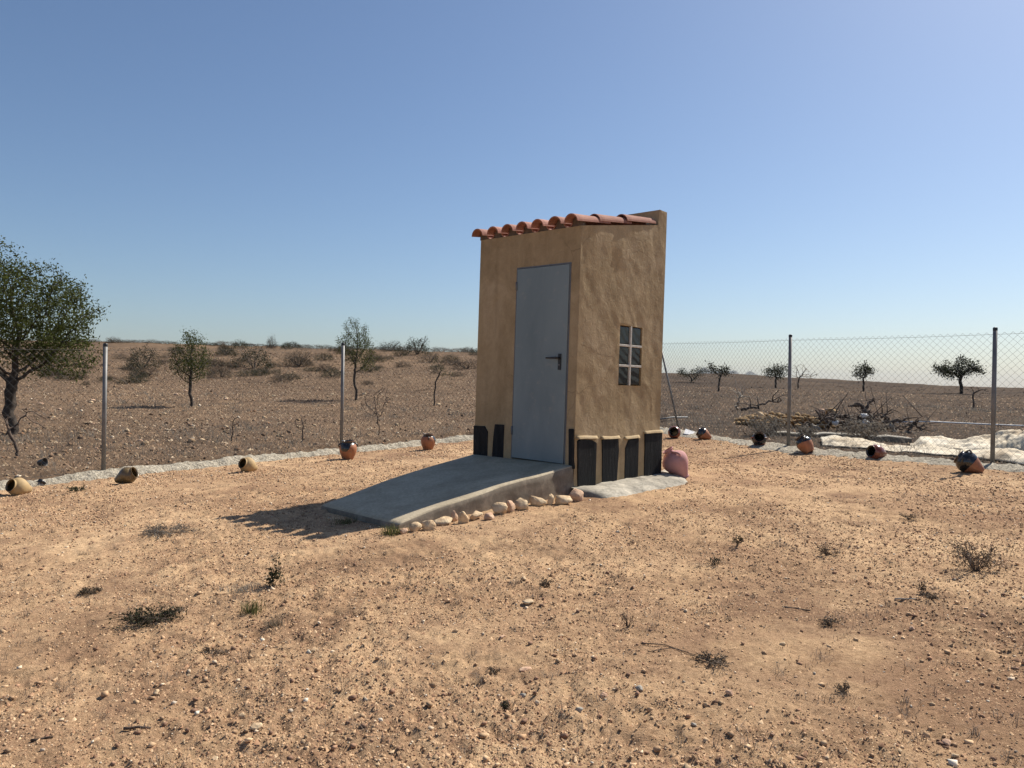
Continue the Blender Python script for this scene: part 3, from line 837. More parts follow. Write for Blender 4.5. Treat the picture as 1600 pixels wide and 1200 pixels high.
def smooth_profile(p, n=5):
    p = np.array(p); out = [p[0]]
    for i in range(len(p) - 1):
        a = p[max(i - 1, 0)]; b = p[i]; c = p[i + 1]; d = p[min(i + 2, len(p) - 1)]
        for k in range(1, n + 1):
            t = k / n
            out.append(0.5 * (2 * b + (c - a) * t + (2 * a - 5 * b + 4 * c - d) * t * t + (3 * b - 3 * c + d - a) * t ** 3))
    out = np.array(out); out[:, 0] = np.maximum(out[:, 0], 0.0)
    return out
def pot(name, label, cat, px, py, height, axis, kind, body, glaze=None, glaze_h=0.6, handles=0, hmat=None, inner=None, spin=0.0, sink=0.01, group='clay pots set along the fence'):
    h = height * {'jar': 0.84, 'cone': 0.80, 'amphora': 0.88}[kind]
    prof = smooth_profile(OUT[kind]) * h
    prof[:, 0] *= {'jar': 0.80, 'cone': 0.82, 'amphora': 1.08}[kind]
    th = 0.035 * h
    inn = [(max(r - th, 0.001), max(z, th)) for r, z in prof[::-1]]
    rim = [(prof[-1][0] - th * 0.3, prof[-1][1] + th * 0.35), (prof[-1][0] - th * 0.8, prof[-1][1] + th * 0.25)]
    p = on_ground(px, py)
    tc = Vector((-p.x, -p.y, 0)).normalized(); rt = Vector((-tc.y, tc.x, 0))
    ax = (rt * axis[0] + tc * axis[1] + Vector((0, 0, axis[2]))).normalized()
    q = ax.to_track_quat('Z', 'Y').to_matrix() @ Matrix.Rotation(spin, 3, 'Z')
    p = on_ground(px, py)
    root = empty(name, p)
    root.rotation_euler = q.to_euler()
    tag(root, label, cat, group)
    mb = MB(); mb.lathe(np.concatenate([prof, rim[:1]]), 36)
    low = min((q @ Vector(v)).z for v in mb.V[0])
    root.location = p + Vector((0, 0, -low - sink))
    # centre the body on the given spot
    c = q @ Vector((0, 0, h * 0.45)); root.location.x -= c.x; root.location.y -= c.y - 0.25 * h
    g = gz(root.location.x + c.x, root.location.y + c.y); root.location.z = g - low - sink
    mb.build('body', body, root, True)
    mb = MB(); mb.lathe(np.array(rim + inn), 36)
    mb.build('inside', inner or body, root, True)
    if glaze is not None:
        n = 48; mask = [k for k in range(len(prof)) if prof[k][1] > 0.02 * h]
        V = []; rows = 16
        for j in range(n):
            a_ = 2 * math.pi * j / n
            lo = glaze_h(a_) if callable(glaze_h) else glaze_h
            lo *= h
            for i in range(rows + 1):
                z = lo + (h * 1.0 - lo) * i / rows
                r_ = np.interp(z, prof[:, 1], prof[:, 0]) + 0.0018
                V.append((r_ * math.cos(a_), r_ * math.sin(a_), z))
        F = [(j * (rows + 1) + i, ((j + 1) % n) * (rows + 1) + i, ((j + 1) % n) * (rows + 1) + i + 1, j * (rows + 1) + i + 1) for j in range(n) for i in range(rows)]
        link('glaze', mesh_arrays('glaze', V, F, None, True), glaze, root)
    for k in range(handles):
        a_ = math.pi * k if handles == 2 else k * 2 * math.pi / handles
        e = np.array([math.cos(a_), math.sin(a_), 0])
        zr = 0.68 if kind != 'amphora' else 0.70
        z1 = 0.90
        r0 = np.interp(zr * h, prof[:, 1], prof[:, 0]) - 0.004; r1 = np.interp(z1 * h, prof[:, 1], prof[:, 0]) - 0.004
        P = []
        for i in range(9):
            f = i / 8; P.append(e * (r0 + (r1 - r0) * f + 0.13 * h * math.sin(math.pi * f)) + np.array([0, 0, h * (zr + (z1 - zr) * f)]))
        mb = MB(); mb.tube(P, 0.034 * h, 8); mb.build('handle', hmat or glaze or body, root, True)
    return root
patch = lambda ph, wd, lo, hi: (lambda a: hi - (hi - lo) * math.exp(-(((a - ph + math.pi) % (2 * math.pi) - math.pi) / wd) ** 4))
drip = lambda lo, hi, ph, n=2: (lambda a: lo + (hi - lo) * (0.5 + 0.5 * math.cos(n * (a - ph))))
TC, BG = M['terracotta'], M['black_glaze']
pot('clay_pot', 'pale tan pot on its side at the left edge, mouth facing left', 'pot', 28, 772, 0.31, (-0.75, 0.55, 0.30), 'cone', M['pale_clay'], inner=M['olive_glaze'])
pot('clay_pot', 'dark olive brown pot tipped over, pale mouth facing right', 'pot', 190, 757, 0.31, (0.80, 0.40, 0.42), 'cone', M['olive_glaze'], inner=M['olive_glaze'])
pot('clay_pot', 'pale tan pot on its side beside the kerb, third from the left', 'pot', 388, 738, 0.31, (-0.70, 0.60, 0.35), 'cone', M['pale_clay'], inner=M['olive_glaze'])
pot('clay_pot', 'upright orange pot with black glazed rim below the fence post', 'pot', 542, 718, 0.345, (0.0, 0.02, 1), 'jar', TC, BG, patch(R(238), 0.62, 0.48, 0.84), 2, BG, BG, spin=0.15)
pot('clay_pot', 'upright orange pot with black glaze drip near the hut', 'pot', 668, 704, 0.325, (0.02, 0.0, 1), 'jar', TC, BG, patch(R(262), 0.60, 0.46, 0.86), 2, BG, BG, spin=0.05)
pot('clay_pot', 'red brown pot lying with its mouth to the viewer by a white slab', 'pot', 1055, 685, 0.30, (-0.10, 0.95, 0.20), 'jar', M['red_glaze'], inner=BG)
pot('clay_pot', 'tipped orange pot with black neck, right of the white slab', 'pot', 1103, 688, 0.32, (-0.85, -0.05, 0.42), 'cone', TC, BG, drip(0.5, 0.72, 1.0), 1, BG, BG, spin=1.2)
pot('clay_pot', 'dark red two handled pot facing the viewer left of the second post', 'pot', 1188, 699, 0.30, (0.0, 0.85, 0.45), 'jar', M['red_glaze'], BG, drip(0.55, 0.75, 2.0), 2, M['red_glaze'], BG)
pot('clay_pot', 'squat orange pot with shiny black shoulder right of the second post', 'pot', 1261, 709, 0.31, (-0.55, -0.20, 0.75), 'jar', TC, BG, drip(0.55, 0.66, 2.0), 2, BG, BG, spin=0.8)
pot('clay_pot', 'red brown glazed pot on its side in front of the cream sheet', 'pot', 1374, 718, 0.29, (-0.62, 0.72, 0.20), 'jar', M['red_glaze'], inner=BG)
pot('clay_pot', 'large tipped orange pot with black glazed top by the right post', 'pot', 1524, 740, 0.385, (-0.78, -0.15, 0.48), 'cone', TC, BG, drip(0.40, 0.62, 2.4, 1), 1, BG, BG, spin=1.3)
pot('amphora', 'matte pink amphora lying tilted behind the hut corner', 'amphora', 1061, 751, 0.43, (-0.50, 0.10, 0.76), 'amphora', M['pink_clay'], handles=2, spin=0.5, group=None)

# ------------------------------------------------------------------ fence
def fence(points, label, hs, tops, name='chain_link_fence'):
    root = empty(name, (points[0][0], points[0][1], gz(*points[0])))
    tag(root, label, 'fence', 'chain link fences round the yard')
    inv = Matrix.Translation(-root.location)
    base = []
    for (x, y), H in zip(points, hs):
        z = float(base_z(np.array([x]), np.array([y]))[0]); base.append((x, y, z, H))
        mb = MB(); mb.tube([(x, y, z - 0.05), (x, y, z + H)], 0.0265, 14)
        o = mb.build('post', M['steel'], root, True); o.matrix_parent_inverse = inv
        for pl in o.data.polygons: pl.use_smooth = len(pl.vertices) == 4
        mb = MB(); mb.lathe([(0.0275, -0.03), (0.0285, 0.0), (0.024, 0.012), (0.0, 0.016)], 14)
        c = mb.build('post_cap', M['black_plastic'], o, True); c.location = (x, y, z + H)
    cell = 0.094
    rg = random.Random(9)
    for (a, b) in zip(base[:-1], base[1:]):
        L = math.hypot(b[0] - a[0], b[1] - a[1])
        A = np.array(a[:3]); B = np.array(b[:3])
        mb = MB()
        def P(u, v):                    # u along in metres, v height fraction
            f = u / L; H = a[3] + (b[3] - a[3]) * f
            q = A + (B - A) * f
            nx, ny = -(b[1] - a[1]) / L, (b[0] - a[0]) / L
            off = 0.03 + 0.014 * math.sin(u * 2.1 + v * 3) * math.sin(math.pi * f)
            return q + np.array([nx * off, ny * off, 0.04 + (H - 0.09) * v])
        H = (a[3] + b[3]) / 2 - 0.09
        nrow = int(round(H / cell)); ncol = int(L / cell)
        # woven zig-zag wires: each runs from top to bottom, hooking its neighbours
        for c in range(ncol + 1):
            pts = []
            for r_ in range(2 * nrow + 1):
                u = (c + (0.5 if r_ % 2 else 0.0)) * cell + 0.012 * math.sin(r_ * 0.35 + c * 0.2)
                pts.append(P(min(u, L), 1 - r_ / (2 * nrow)))
            pts2 = []
            for r_ in range(2 * nrow + 1):
                u = (c - (0.5 if r_ % 2 else 0.0)) * cell + 0.012 * math.sin(r_ * 0.35 + c * 0.2)
                pts2.append(P(max(min(u, L), 0), 1 - r_ / (2 * nrow)))
            mb.tube(pts, 0.0018, 3, False); mb.tube(pts2, 0.0018, 3, False)
        o = mb.build('wire_mesh', M['wire'], root); o.matrix_parent_inverse = inv
        for v in (0.985, 0.03):
            mb = MB(); mb.tube([P(u, v) + np.array([0, 0, -0.01 * math.sin(math.pi * u / L)]) for u in np.linspace(0, L, 12)], 0.0019, 4, False)
            o = mb.build('straining_wire', M['wire'], root); o.matrix_parent_inverse = inv
    return root, inv
HL = [1.7, 1.68, 1.70, 1.75, 1.75]; HR = [1.75, 1.75, 1.76, 1.75, 1.72]
def fit_h(pt, px, py_top):
    p = at_depth(px, py_top, pt[1]); return p.z - float(base_z(np.array([pt[0]]), np.array([pt[1]]))[0])
HL[2] = fit_h(FL[2], 161, 538); HL[3] = fit_h(FL[3], 535, 537); HR[2] = fit_h(FR[2], 1553, 513); HR[3] = fit_h(FR[3], 1233, 524)
HL[1] = HL[2]; HL[4] = HL[3]; HR[1] = HR[0] = HR[2]; HL[0] = HL[2]; HR[4] = HR[3]
fence(FL, 'chain link fence with grey posts on the left behind three tan pots', HL, None)
rf, rinv = fence(list(reversed(FR)), 'chain link fence with grey posts on the right of the hut', list(reversed(HR)), None)
p = at_depth(1026, 545, FR[4][1]); q_ = on_ground(1061, 671)
mb = MB(); mb.tube([(FR[4][0] + 0.02, FR[4][1] - 0.03, 1.25 + 0.75), tuple(q_ + Vector((0, 0, -0.03)))], 0.02, 10)
o = mb.build('brace', M['steel'], rf, True); o.matrix_parent_inverse = rinv
bf, binv = fence([FL[4], FR[4]], 'short stretch of chain link fence running behind the hut', [HL[3], HR[3]], None)

def footing(points, label, w, h, seed, inner, name='concrete_footing'):
    rows = []
    prof = [(-0.16, -0.10), (-0.15, 0.2), (-0.10, 0.75), (-0.02, 1.0), (0.10, 0.98), (0.25, 0.85), (0.4, 0.68), (0.55, 0.5), (0.7, 0.3), (0.85, 0.12), (1.0, -0.4)]
    for (a, b) in zip(points[:-1], points[1:]):
        L = math.hypot(b[0] - a[0], b[1] - a[1]); n = int(L / 0.035)
        nx, ny = (b[1] - a[1]) / L * inner, -(b[0] - a[0]) / L * inner
        for k in range(n):
            f = k / n; x = a[0] + (b[0] - a[0]) * f; y = a[1] + (b[1] - a[1]) * f
            N1 = float(fbm2(np.array([x * 0.9]), np.array([y * 0.9]), 3, seed)[0]); N2 = float(fbm2(np.array([x * 4]), np.array([y * 4]), 3, seed + 5)[0])
            ww = w * (1 + 0.5 * N1 + 0.25 * N2); hh = h * (1 + 0.45 * N1 + 0.2 * N2)
            row = []
            z0 = float(base_z(np.array([x]), np.array([y]))[0])
            for i, (o_, zz) in enumerate(prof):
                X = x + nx * ww * o_; Y = y + ny * ww * o_
                row.append((X, Y, (z0 if o_ < 0.3 else float(base_z(np.array([X]), np.array([Y]))[0])) + hh * zz + 0.018 * float(noise2(np.array([X * 9]), np.array([Y * 9]), 6)[0]) + 0.012 * float(noise2(np.array([X * 23]), np.array([Y * 23]), 7)[0])))
            rows.append(row)
    m = len(prof); F = [(i * m + j, (i + 1) * m + j, (i + 1) * m + j + 1, i * m + j + 1) for i in range(len(rows) - 1) for j in range(m - 1)]
    me = mesh_arrays(name, [v for r_ in rows for v in r_], F, None, True)
    bm = bmesh.new(); bm.from_mesh(me); bmesh.ops.recalc_face_normals(bm, faces=bm.faces); bm.to_mesh(me); bm.free()
    tag(link(name, me, M['footing']), label, 'footing', 'rough concrete footings under the fences')
footing(FL, 'pale rough concrete strip under the left fence', 0.18, 0.085, 3, 1)
footing(list(reversed(FR)), 'grey rough concrete strip under the right fence', 0.34, 0.05, 8, 1)

# ------------------------------------------------------------------ loose pebbles (too many to count)
OCT_V = np.array([[1, 0, 0], [-1, 0, 0], [0, 1, 0], [0, -1, 0], [0, 0, 1], [0, 0, -1]], float)
OCT_F = np.array([[0, 2, 4], [2, 1, 4], [1, 3, 4], [3, 0, 4], [2, 0, 5], [1, 2, 5], [3, 1, 5], [0, 3, 5]])
CUB_V = np.array([[x, y, z] for x in (-1, 1) for y in (-1, 1) for z in (-1, 1)], float) * 0.72
CUB_F = np.array([[0, 1, 3], [0, 3, 2], [4, 6, 7], [4, 7, 5], [0, 4, 5], [0, 5, 1], [2, 3, 7], [2, 7, 6], [0, 2, 6], [0, 6, 4], [1, 5, 7], [1, 7, 3]])
def scatter_stones(name, x, y, size, palette, weights, rng, mat, flat=0.6, bury=0.25, jit=0.32):
    parts = []
    allV, allF, allC, off = [], [], [], 0
    sel = rng.random(len(x)) < 0.5
    for BV, BF, mask in ((OCT_V, OCT_F, sel), (CUB_V, CUB_F, ~sel)):
        n = int(mask.sum()); nv = len(BV)
        V = BV[None] * (1 + rng.uniform(-jit, jit, (n, nv, 1))) + rng.normal(0, 0.14, (n, nv, 3))
        # random rotation about all axes then flatten
        a = rng.uniform(0, 2 * math.pi, n); b = rng.uniform(0, math.pi, n)
        ca, sa, cb, sb = np.cos(a), np.sin(a), np.cos(b), np.sin(b)
        X = V[..., 0] * ca[:, None] - V[..., 1] * sa[:, None]; Y = V[..., 0] * sa[:, None] + V[..., 1] * ca[:, None]; Z = V[..., 2]
        Y2 = Y * cb[:, None] - Z * sb[:, None]; Z2 = Y * sb[:, None] + Z * cb[:, None]
        s = size[mask][:, None]; asp = rng.uniform(0.65, 1.0, (n, 1)); fl = rng.uniform(flat * 0.7, flat * 1.3, (n, 1))
        Xs = X * s; Ys = Y2 * s * asp; Zs = Z2 * s * fl
        c = rng.uniform(0, 2 * math.pi, n)[:, None]
        Xr = Xs * np.cos(c) - Ys * np.sin(c); Yr = Xs * np.sin(c) + Ys * np.cos(c)
        gx, gy = x[mask], y[mask]
        gzv = ground_z(gx, gy)[:, None]
        P = np.stack([Xr + gx[:, None], Yr + gy[:, None], Zs + gzv + s * fl * (1 - 2 * bury) * 0.8], -1).reshape(-1, 3)
        pal = np.array(palette)[rng.choice(len(palette), n, p=np.array(weights) / np.sum(weights))] * rng.uniform(0.75, 1.2, (n, 1))
        allC.append(np.repeat(pal, nv, 0)); allV.append(P)
        allF.append((BF[None] + (np.arange(n) * nv)[:, None, None]).reshape(-1, 3) + off); off += n * nv
    me = mesh_arrays(name, np.concatenate(allV), np.concatenate(allF), np.concatenate(allC))
    return link(name, me, mat)
rng = np.random.default_rng(12)
def wedge(n, r0, r1, power, ang=40):
    # r density ~ r^-power per unit area times r
    u = rng.random(n); e = 2 - power
    r_ = (r0 ** e + u * (r1 ** e - r0 ** e)) ** (1 / e) if abs(e) > 1e-6 else r0 * (r1 / r0) ** u
    a = rng.uniform(R(-ang), R(ang), n)
    return np.sin(a) * r_, np.cos(a) * r_, r_
def hut_free(x, y):
    dx, dy = x - C1.x, y - C1.y
    s = dx * UF.x + dy * UF.y; t = dx * US.x + dy * US.y
    hut_in = (s > -0.36) & (s < W + 0.05) & (t > -0.05) & (t < 1.75)
    tr, tl, br, bl = RAMP
    v = -t / 2.15; inr = (v > -0.05) & (v < 1.0) & (s > -0.03) & (s < W + 0.03)
    lx = dx * NF.x + dy * NF.y
    return ~(hut_in | inr)
PAL = [(0.55, 0.375, 0.225), (0.46, 0.30, 0.178), (0.64, 0.50, 0.35), (0.36, 0.215, 0.135), (0.25, 0.15, 0.10), (0.42, 0.36, 0.29), (0.70, 0.63, 0.51)]
WTS = [6, 7, 1.5, 4.4, 2.0, 0.3, 0.35]
x, y, r_ = wedge(80000, 1.7, 15, 1.65, 40)
cl = fbm2(x * 0.9, y * 0.9, 3, 91) + 0.5 * fbm2(x * 3, y * 3, 2, 33)
keep = (rng.random(len(x)) < np.clip(0.52 + 0.9 * cl, 0.08, 1)) & (yard_dist(x, y) < -0.05) & hut_free(x, y)
x, y, r_ = x[keep], y[keep], r_[keep]
size = np.maximum(0.0027 * (1 - rng.random(len(x))) ** -0.36, 0.00135 * r_ ** 0.9 * rng.uniform(0.6, 1.3, len(x)))
size = np.clip(size, 0.0022, 0.0135)
tag(scatter_stones('gravel', x, y, size, PAL, WTS, rng, M['pebble'], 0.62), 'brown and tan gravel strewn over the sandy yard', 'gravel', None, 'stuff')
def scatter_clods(name, x, y, size, palette, weights, rng, mat):
    n = len(x); a = rng.uniform(0, 2 * math.pi, n)
    k = np.arange(4) * math.pi / 2
    an = a[:, None] + k[None] + rng.uniform(-0.5, 0.5, (n, 4)); rr = size[:, None] * rng.uniform(0.6, 1.25, (n, 4))
    g = ground_z(x, y)[:, None]
    B = np.stack([x[:, None] + np.cos(an) * rr, y[:, None] + np.sin(an) * rr, g - 0.25 * size[:, None] + 0 * rr], -1)
    top = np.stack([x + rng.normal(0, 0.35, n) * size, y + rng.normal(0, 0.35, n) * size, g[:, 0] + size * rng.uniform(0.45, 1.05, n)], -1)[:, None]
    V = np.concatenate([B, top], 1).reshape(-1, 3)
    F = np.array([[0, 1, 4], [1, 2, 4], [2, 3, 4], [3, 0, 4]])[None] + (np.arange(n) * 5)[:, None, None]
    pal = np.array(palette)[rng.choice(len(palette), n, p=np.array(weights) / np.sum(weights))] * rng.uniform(0.75, 1.2, (n, 1))
    return link(name, mesh_arrays(name, V, F.reshape(-1, 3), np.repeat(pal, 5, 0)), mat)
x, y, r_ = wedge(200000, 1.7, 14, 1.7, 40)
xw, yw, rw = wedge(60000, 1.7, 8, 1.5, 62); w_ = np.abs(xw) > math.tan(R(40)) * yw
x, y, r_ = np.concatenate([x, xw[w_]]), np.concatenate([y, yw[w_]]), np.concatenate([r_, rw[w_]])
cl = fbm2(x * 0.9, y * 0.9, 3, 91) + 0.5 * fbm2(x * 3, y * 3, 2, 33)
keep = (rng.random(len(x)) < np.clip(0.55 + 1.3 * cl, 0.06, 1)) & (yard_dist(x, y) < -0.05) & hut_free(x, y)
x, y, r_ = x[keep], y[keep], r_[keep]
size = np.clip(np.maximum(0.0032 * (1 - rng.random(len(x))) ** -0.33, 0.00125 * r_ ** 0.9 * rng.uniform(0.7, 1.3, len(x))), 0.0028, 0.014)
tag(scatter_clods('soil_clods', x, y, size, [(0.50, 0.335, 0.200), (0.42, 0.270, 0.158), (0.56, 0.405, 0.255), (0.33, 0.195, 0.115), (0.23, 0.132, 0.082)], [5, 7, 1.5, 6, 4], rng, M['pebble']), 'crumbly clods of sandy earth covering the yard', 'soil', None, 'stuff')
x, y, r_ = wedge(130000, 8.5, 50, 1.6, 37)
keep = (yard_dist(x, y) > 0.1) & (rng.random(len(x)) < np.where(x < 0.1 * y, 0.85, 0.35))
x, y, r_ = x[keep], y[keep], r_[keep]
size = np.clip(np.maximum(0.012 * (1 - rng.random(len(x))) ** -0.33, 0.00095 * r_ * rng.uniform(0.7, 1.3, len(x))), 0.010, 0.05)
tag(scatter_clods('field_clods', x, y, size, [(0.22, 0.15, 0.10), (0.16, 0.105, 0.07), (0.31, 0.22, 0.14), (0.11, 0.075, 0.052), (0.42, 0.33, 0.23)], [6, 5, 3, 4, 1.2], rng, M['field_stone']), 'broken clods and stones of the ploughed field', 'soil', None, 'stuff')
# stones of the ploughed field beyond the fences
x, y, r_ = wedge(52000, 8.5, 60, 1.6, 37)
left = x < 0.1 * y
cl = fbm2(x * 0.25, y * 0.25, 3, 191)
keep = (yard_dist(x, y) > 0.35) & (rng.random(len(x)) < np.where(left, np.clip(0.75 + 0.5 * cl, 0.2, 1), 0.18))
x, y, r_ = x[keep], y[keep], r_[keep]
size = np.clip(np.maximum(0.0095 * (1 - rng.random(len(x))) ** -0.36, 0.00075 * r_), 0.008, 0.055) * np.where(x < 0.1 * y, 1.0, 0.7)
PALF = [(0.32, 0.22, 0.135), (0.22, 0.145, 0.095), (0.42, 0.32, 0.21), (0.13, 0.088, 0.06), (0.56, 0.47, 0.36), (0.27, 0.155, 0.09)]
tag(scatter_stones('field_stones', x, y, size, PALF, [4, 4, 2.2, 3, 0.9, 2], rng, M['field_stone'], 0.6), 'pale and brown stones covering the ploughed field beyond the fence', 'stones', None, 'stuff')

# ------------------------------------------------------------------ larger loose stones in the yard
LOOSE = [(825, 943, 23, 12, 'limestone', 'pale pointed stone lying alone below the ramp end stones'), (401, 1142, 24, 15, 'limestone', 'cream round stone at the bottom left of the yard'),
         (379, 1120, 17, 13, 'limestone', 'whitish stone just above the cream round stone'), (821, 1048, 26, 9, 'limestone_pink', 'flat tan flake of stone at the centre bottom'),
         (999, 1083, 17, 12, 'grey_stone', 'smooth grey green pebble right of centre bottom'), (905, 1114, 17, 11, 'grey_stone', 'flat light grey stone left of the grey green pebble'),
         (819, 909, 12, 8, 'limestone', 'small white stone above the pale pointed stone'), (878, 996, 14, 9, 'limestone', 'tan stone with a dark shadow in mid yard'),
         (943, 1090, 19, 12, 'limestone_pink', 'brown edged flat stone beside the grey green pebble'), (1139, 1090, 15, 15, 'limestone_pink', 'rusty round stone at the lower right'),
         (1223, 1013, 13, 9, 'limestone', 'small cream stone in the right yard'), (1480, 1162, 18, 14, 'limestone_pink', 'orange brown stone near the lower right corner'),
         (1492, 1190, 14, 10, 'limestone', 'white chip at the lower right edge'), (1425, 990, 12, 10, 'limestone_pink', 'round tan stone right of mid yard'),
         (817, 1088, 13, 9, 'grey_stone', 'grey pebble next to the small dark dead plant'), (246, 977, 9, 7, 'limestone', 'white pebble under the dark sprawling plant'),
         (336, 1181, 14, 10, 'limestone', 'cream pebble near the bottom edge on the left'), (1536, 965, 10, 8, 'limestone_pink', 'reddish pebble at the far right of the yard'),
         (1173, 1112, 10, 8, 'limestone', 'small white pebble beside the rusty round stone'), (1084, 1136, 11, 7, 'grey_stone', 'thin bluish chip at the lower right of centre'),
         (784, 998, 14, 9, 'limestone_pink', 'tan stone in mid yard left of the one with dark shadow'), (244, 1085, 14, 13, 'limestone', 'upright cream stone in the lower left yard')]
for k, (px, py, w, h, mt, lab) in enumerate(LOOSE):
    p = on_ground(px, py); sx = px_size(w, p) * 0.5; sz = px_size(h, p) * 0.42
    V, F = hull_rock(300 + k, (sx, sx * 0.8, sz))
    o = link('loose_stone', mesh_arrays('loose_stone', V, F), M[mt])
    o.location = p + Vector((0, 0, sz * 0.45)); o.rotation_euler = (0, 0, k * 1.3)
    tag(o, lab, 'stone', 'loose stones in the yard')
base_rocks = [mesh_arrays('yard_stone', *hull_rock(500 + k, (1.1, 0.85, 0.66), 11, 0.05)) for k in range(8)]
for k, me in enumerate(base_rocks): me.materials.append(M['limestone_pink'] if k % 3 else M['limestone'])
x, y, r_ = wedge(170, 2.3, 11, 1.2, 33)
n = 0
for k in range(len(x)):
    if yard_dist(x[k], y[k]) > -0.4 or not hut_free(np.array([x[k]]), np.array([y[k]]))[0]: continue
    o = link('yard_stone', base_rocks[k % 8]); s = rng.uniform(0.006, 0.012) * (0.6 + 0.08 * r_[k])
    o.location = (x[k], y[k], gz(x[k], y[k]) + s * 0.2); o.scale = (s, s, s); o.rotation_euler = (0, 0, rng.uniform(0, 6))
    ux = x[k] / y[k]; col_w = next(t for lim, t in ((-0.5, 'far left'), (-0.35, 'left'), (-0.2, 'left of centre'), (-0.07, 'just left of centre'), (0.07, 'centre'), (0.2, 'just right of centre'), (0.35, 'right of centre'), (0.5, 'right'), (9, 'far right')) if ux < lim)
    row_w = next(t for lim, t in ((2.9, 'at the bottom edge'), (3.6, 'near the bottom'), (4.6, 'in the front'), (6, 'halfway back'), (7.6, 'level with the hut'), (99, 'near the fence')) if r_[k] < lim)
    sz_w = 'tiny' if s < 0.009 else 'small' if s < 0.0125 else 'larger'
    tag(o, '%s %s stone in the yard gravel, %s, %s' % (sz_w, 'pinkish brown' if (k % 8) % 3 else 'cream', col_w, row_w), 'stone', 'small stones among the yard gravel'); n += 1

# ------------------------------------------------------------------ plants
def grow(seed, trunk, attractors, step, di, dk, iters=140):
    rng = np.random.default_rng(seed)
    N = [np.array(p, float) for p in trunk]; par = [-1] + list(range(len(trunk) - 1))
    A = np.array(attractors, float)
    near = np.zeros(len(A), int); nd_ = np.full(len(A), 1e9)
    def upd(i0):
        P = np.array(N[i0:])
        d = np.linalg.norm(A[:, None] - P[None], axis=2); j = d.argmin(1); dm = d[np.arange(len(A)), j]
        b = dm < nd_; near[b] = j[b] + i0; nd_[b] = dm[b]
    upd(0)
    alive = np.ones(len(A), bool)
    for it in range(iters):
        act = alive & (nd_ < di)
        if not act.any(): 
            if it == 0: di *= 2; continue
            break
        i0 = len(N)
        for i in np.unique(near[act]):
            v = A[act & (near == i)] - N[i]; v = (v / (np.linalg.norm(v, axis=1)[:, None] + 1e-9)).mean(0) + rng.normal(0, 0.16, 3)
            L = np.linalg.norm(v)
            if L < 1e-3: continue
            N.append(N[i] + v / L * step); par.append(int(i))
        if len(N) == i0: break
        upd(i0); alive &= nd_ > dk
    return np.array(N), np.array(par)
def tree_wood(N, par, r_tip, r_base, e=1.75, sides=5):
    n = len(N); kids = [[] for _ in range(n)]
    for i in range(1, n): 
        if par[i] >= 0: kids[par[i]].append(i)
    acc = np.zeros(n)
    for i in range(n - 1, -1, -1): acc[i] = (sum(acc[k] for k in kids[i]) if kids[i] else 1.0)
    r_ = r_tip * acc ** (1 / e)
    if r_[0] > 0: r_ = r_tip + (r_ - r_tip) * (r_base - r_tip) / max(r_[0] - r_tip, 1e-6)
    mb = MB(); stack = [(0, None)]
    while stack:
        i, p0 = stack.pop()
        ch = [i] if p0 is None else [p0, i]
        while kids[ch[-1]]:
            ks = sorted(kids[ch[-1]], key=lambda k: -acc[k])
            for k in ks[1:]: stack.append((k, ch[-1]))
            ch.append(ks[0])
        if len(ch) < 2: continue
        rr = r_[ch].copy()
        if p0 is not None: rr[0] = rr[1]
        mb.tube(N[ch], rr, sides if rr.max() > r_tip * 2.2 else 3, False)
    return mb, acc, kids
def leaves_at(P, rng, per, spread, L, wid=0.42, name='crown'):
    per = max(1, int(per))
    P = np.repeat(P, per, 0); n = len(P)
    C = P + rng.normal(0, spread, (n, 3))
    d = rng.normal(0, 1, (n, 3)); d /= np.linalg.norm(d, axis=1)[:, None]
    t = np.cross(d, rng.normal(0, 1, (n, 3))); t /= np.linalg.norm(t, axis=1)[:, None]
    l = (L * rng.uniform(0.6, 1.3, n))[:, None]
    V = np.stack([C, C + d * l * 0.5 + t * l * wid * 0.5, C + d * l, C + d * l * 0.5 - t * l * wid * 0.5], 1).reshape(-1, 3)
    return V, np.arange(n * 4).reshape(n, 4)
def crown_points(rng, n, centre, rad, fill=0.5, clump=0):
    d = rng.normal(0, 1, (n, 3)); d /= np.linalg.norm(d, axis=1)[:, None]
    rr = rng.uniform(fill ** 3, 1, n) ** (1 / 3)
    rr = rr * (1 + 0.22 * noise3(d[:, 0] * 2.2, d[:, 1] * 2.2, d[:, 2] * 2.2, int(rng.integers(1, 999))))
    return np.array(centre) + d * rr[:, None] * np.array(rad)
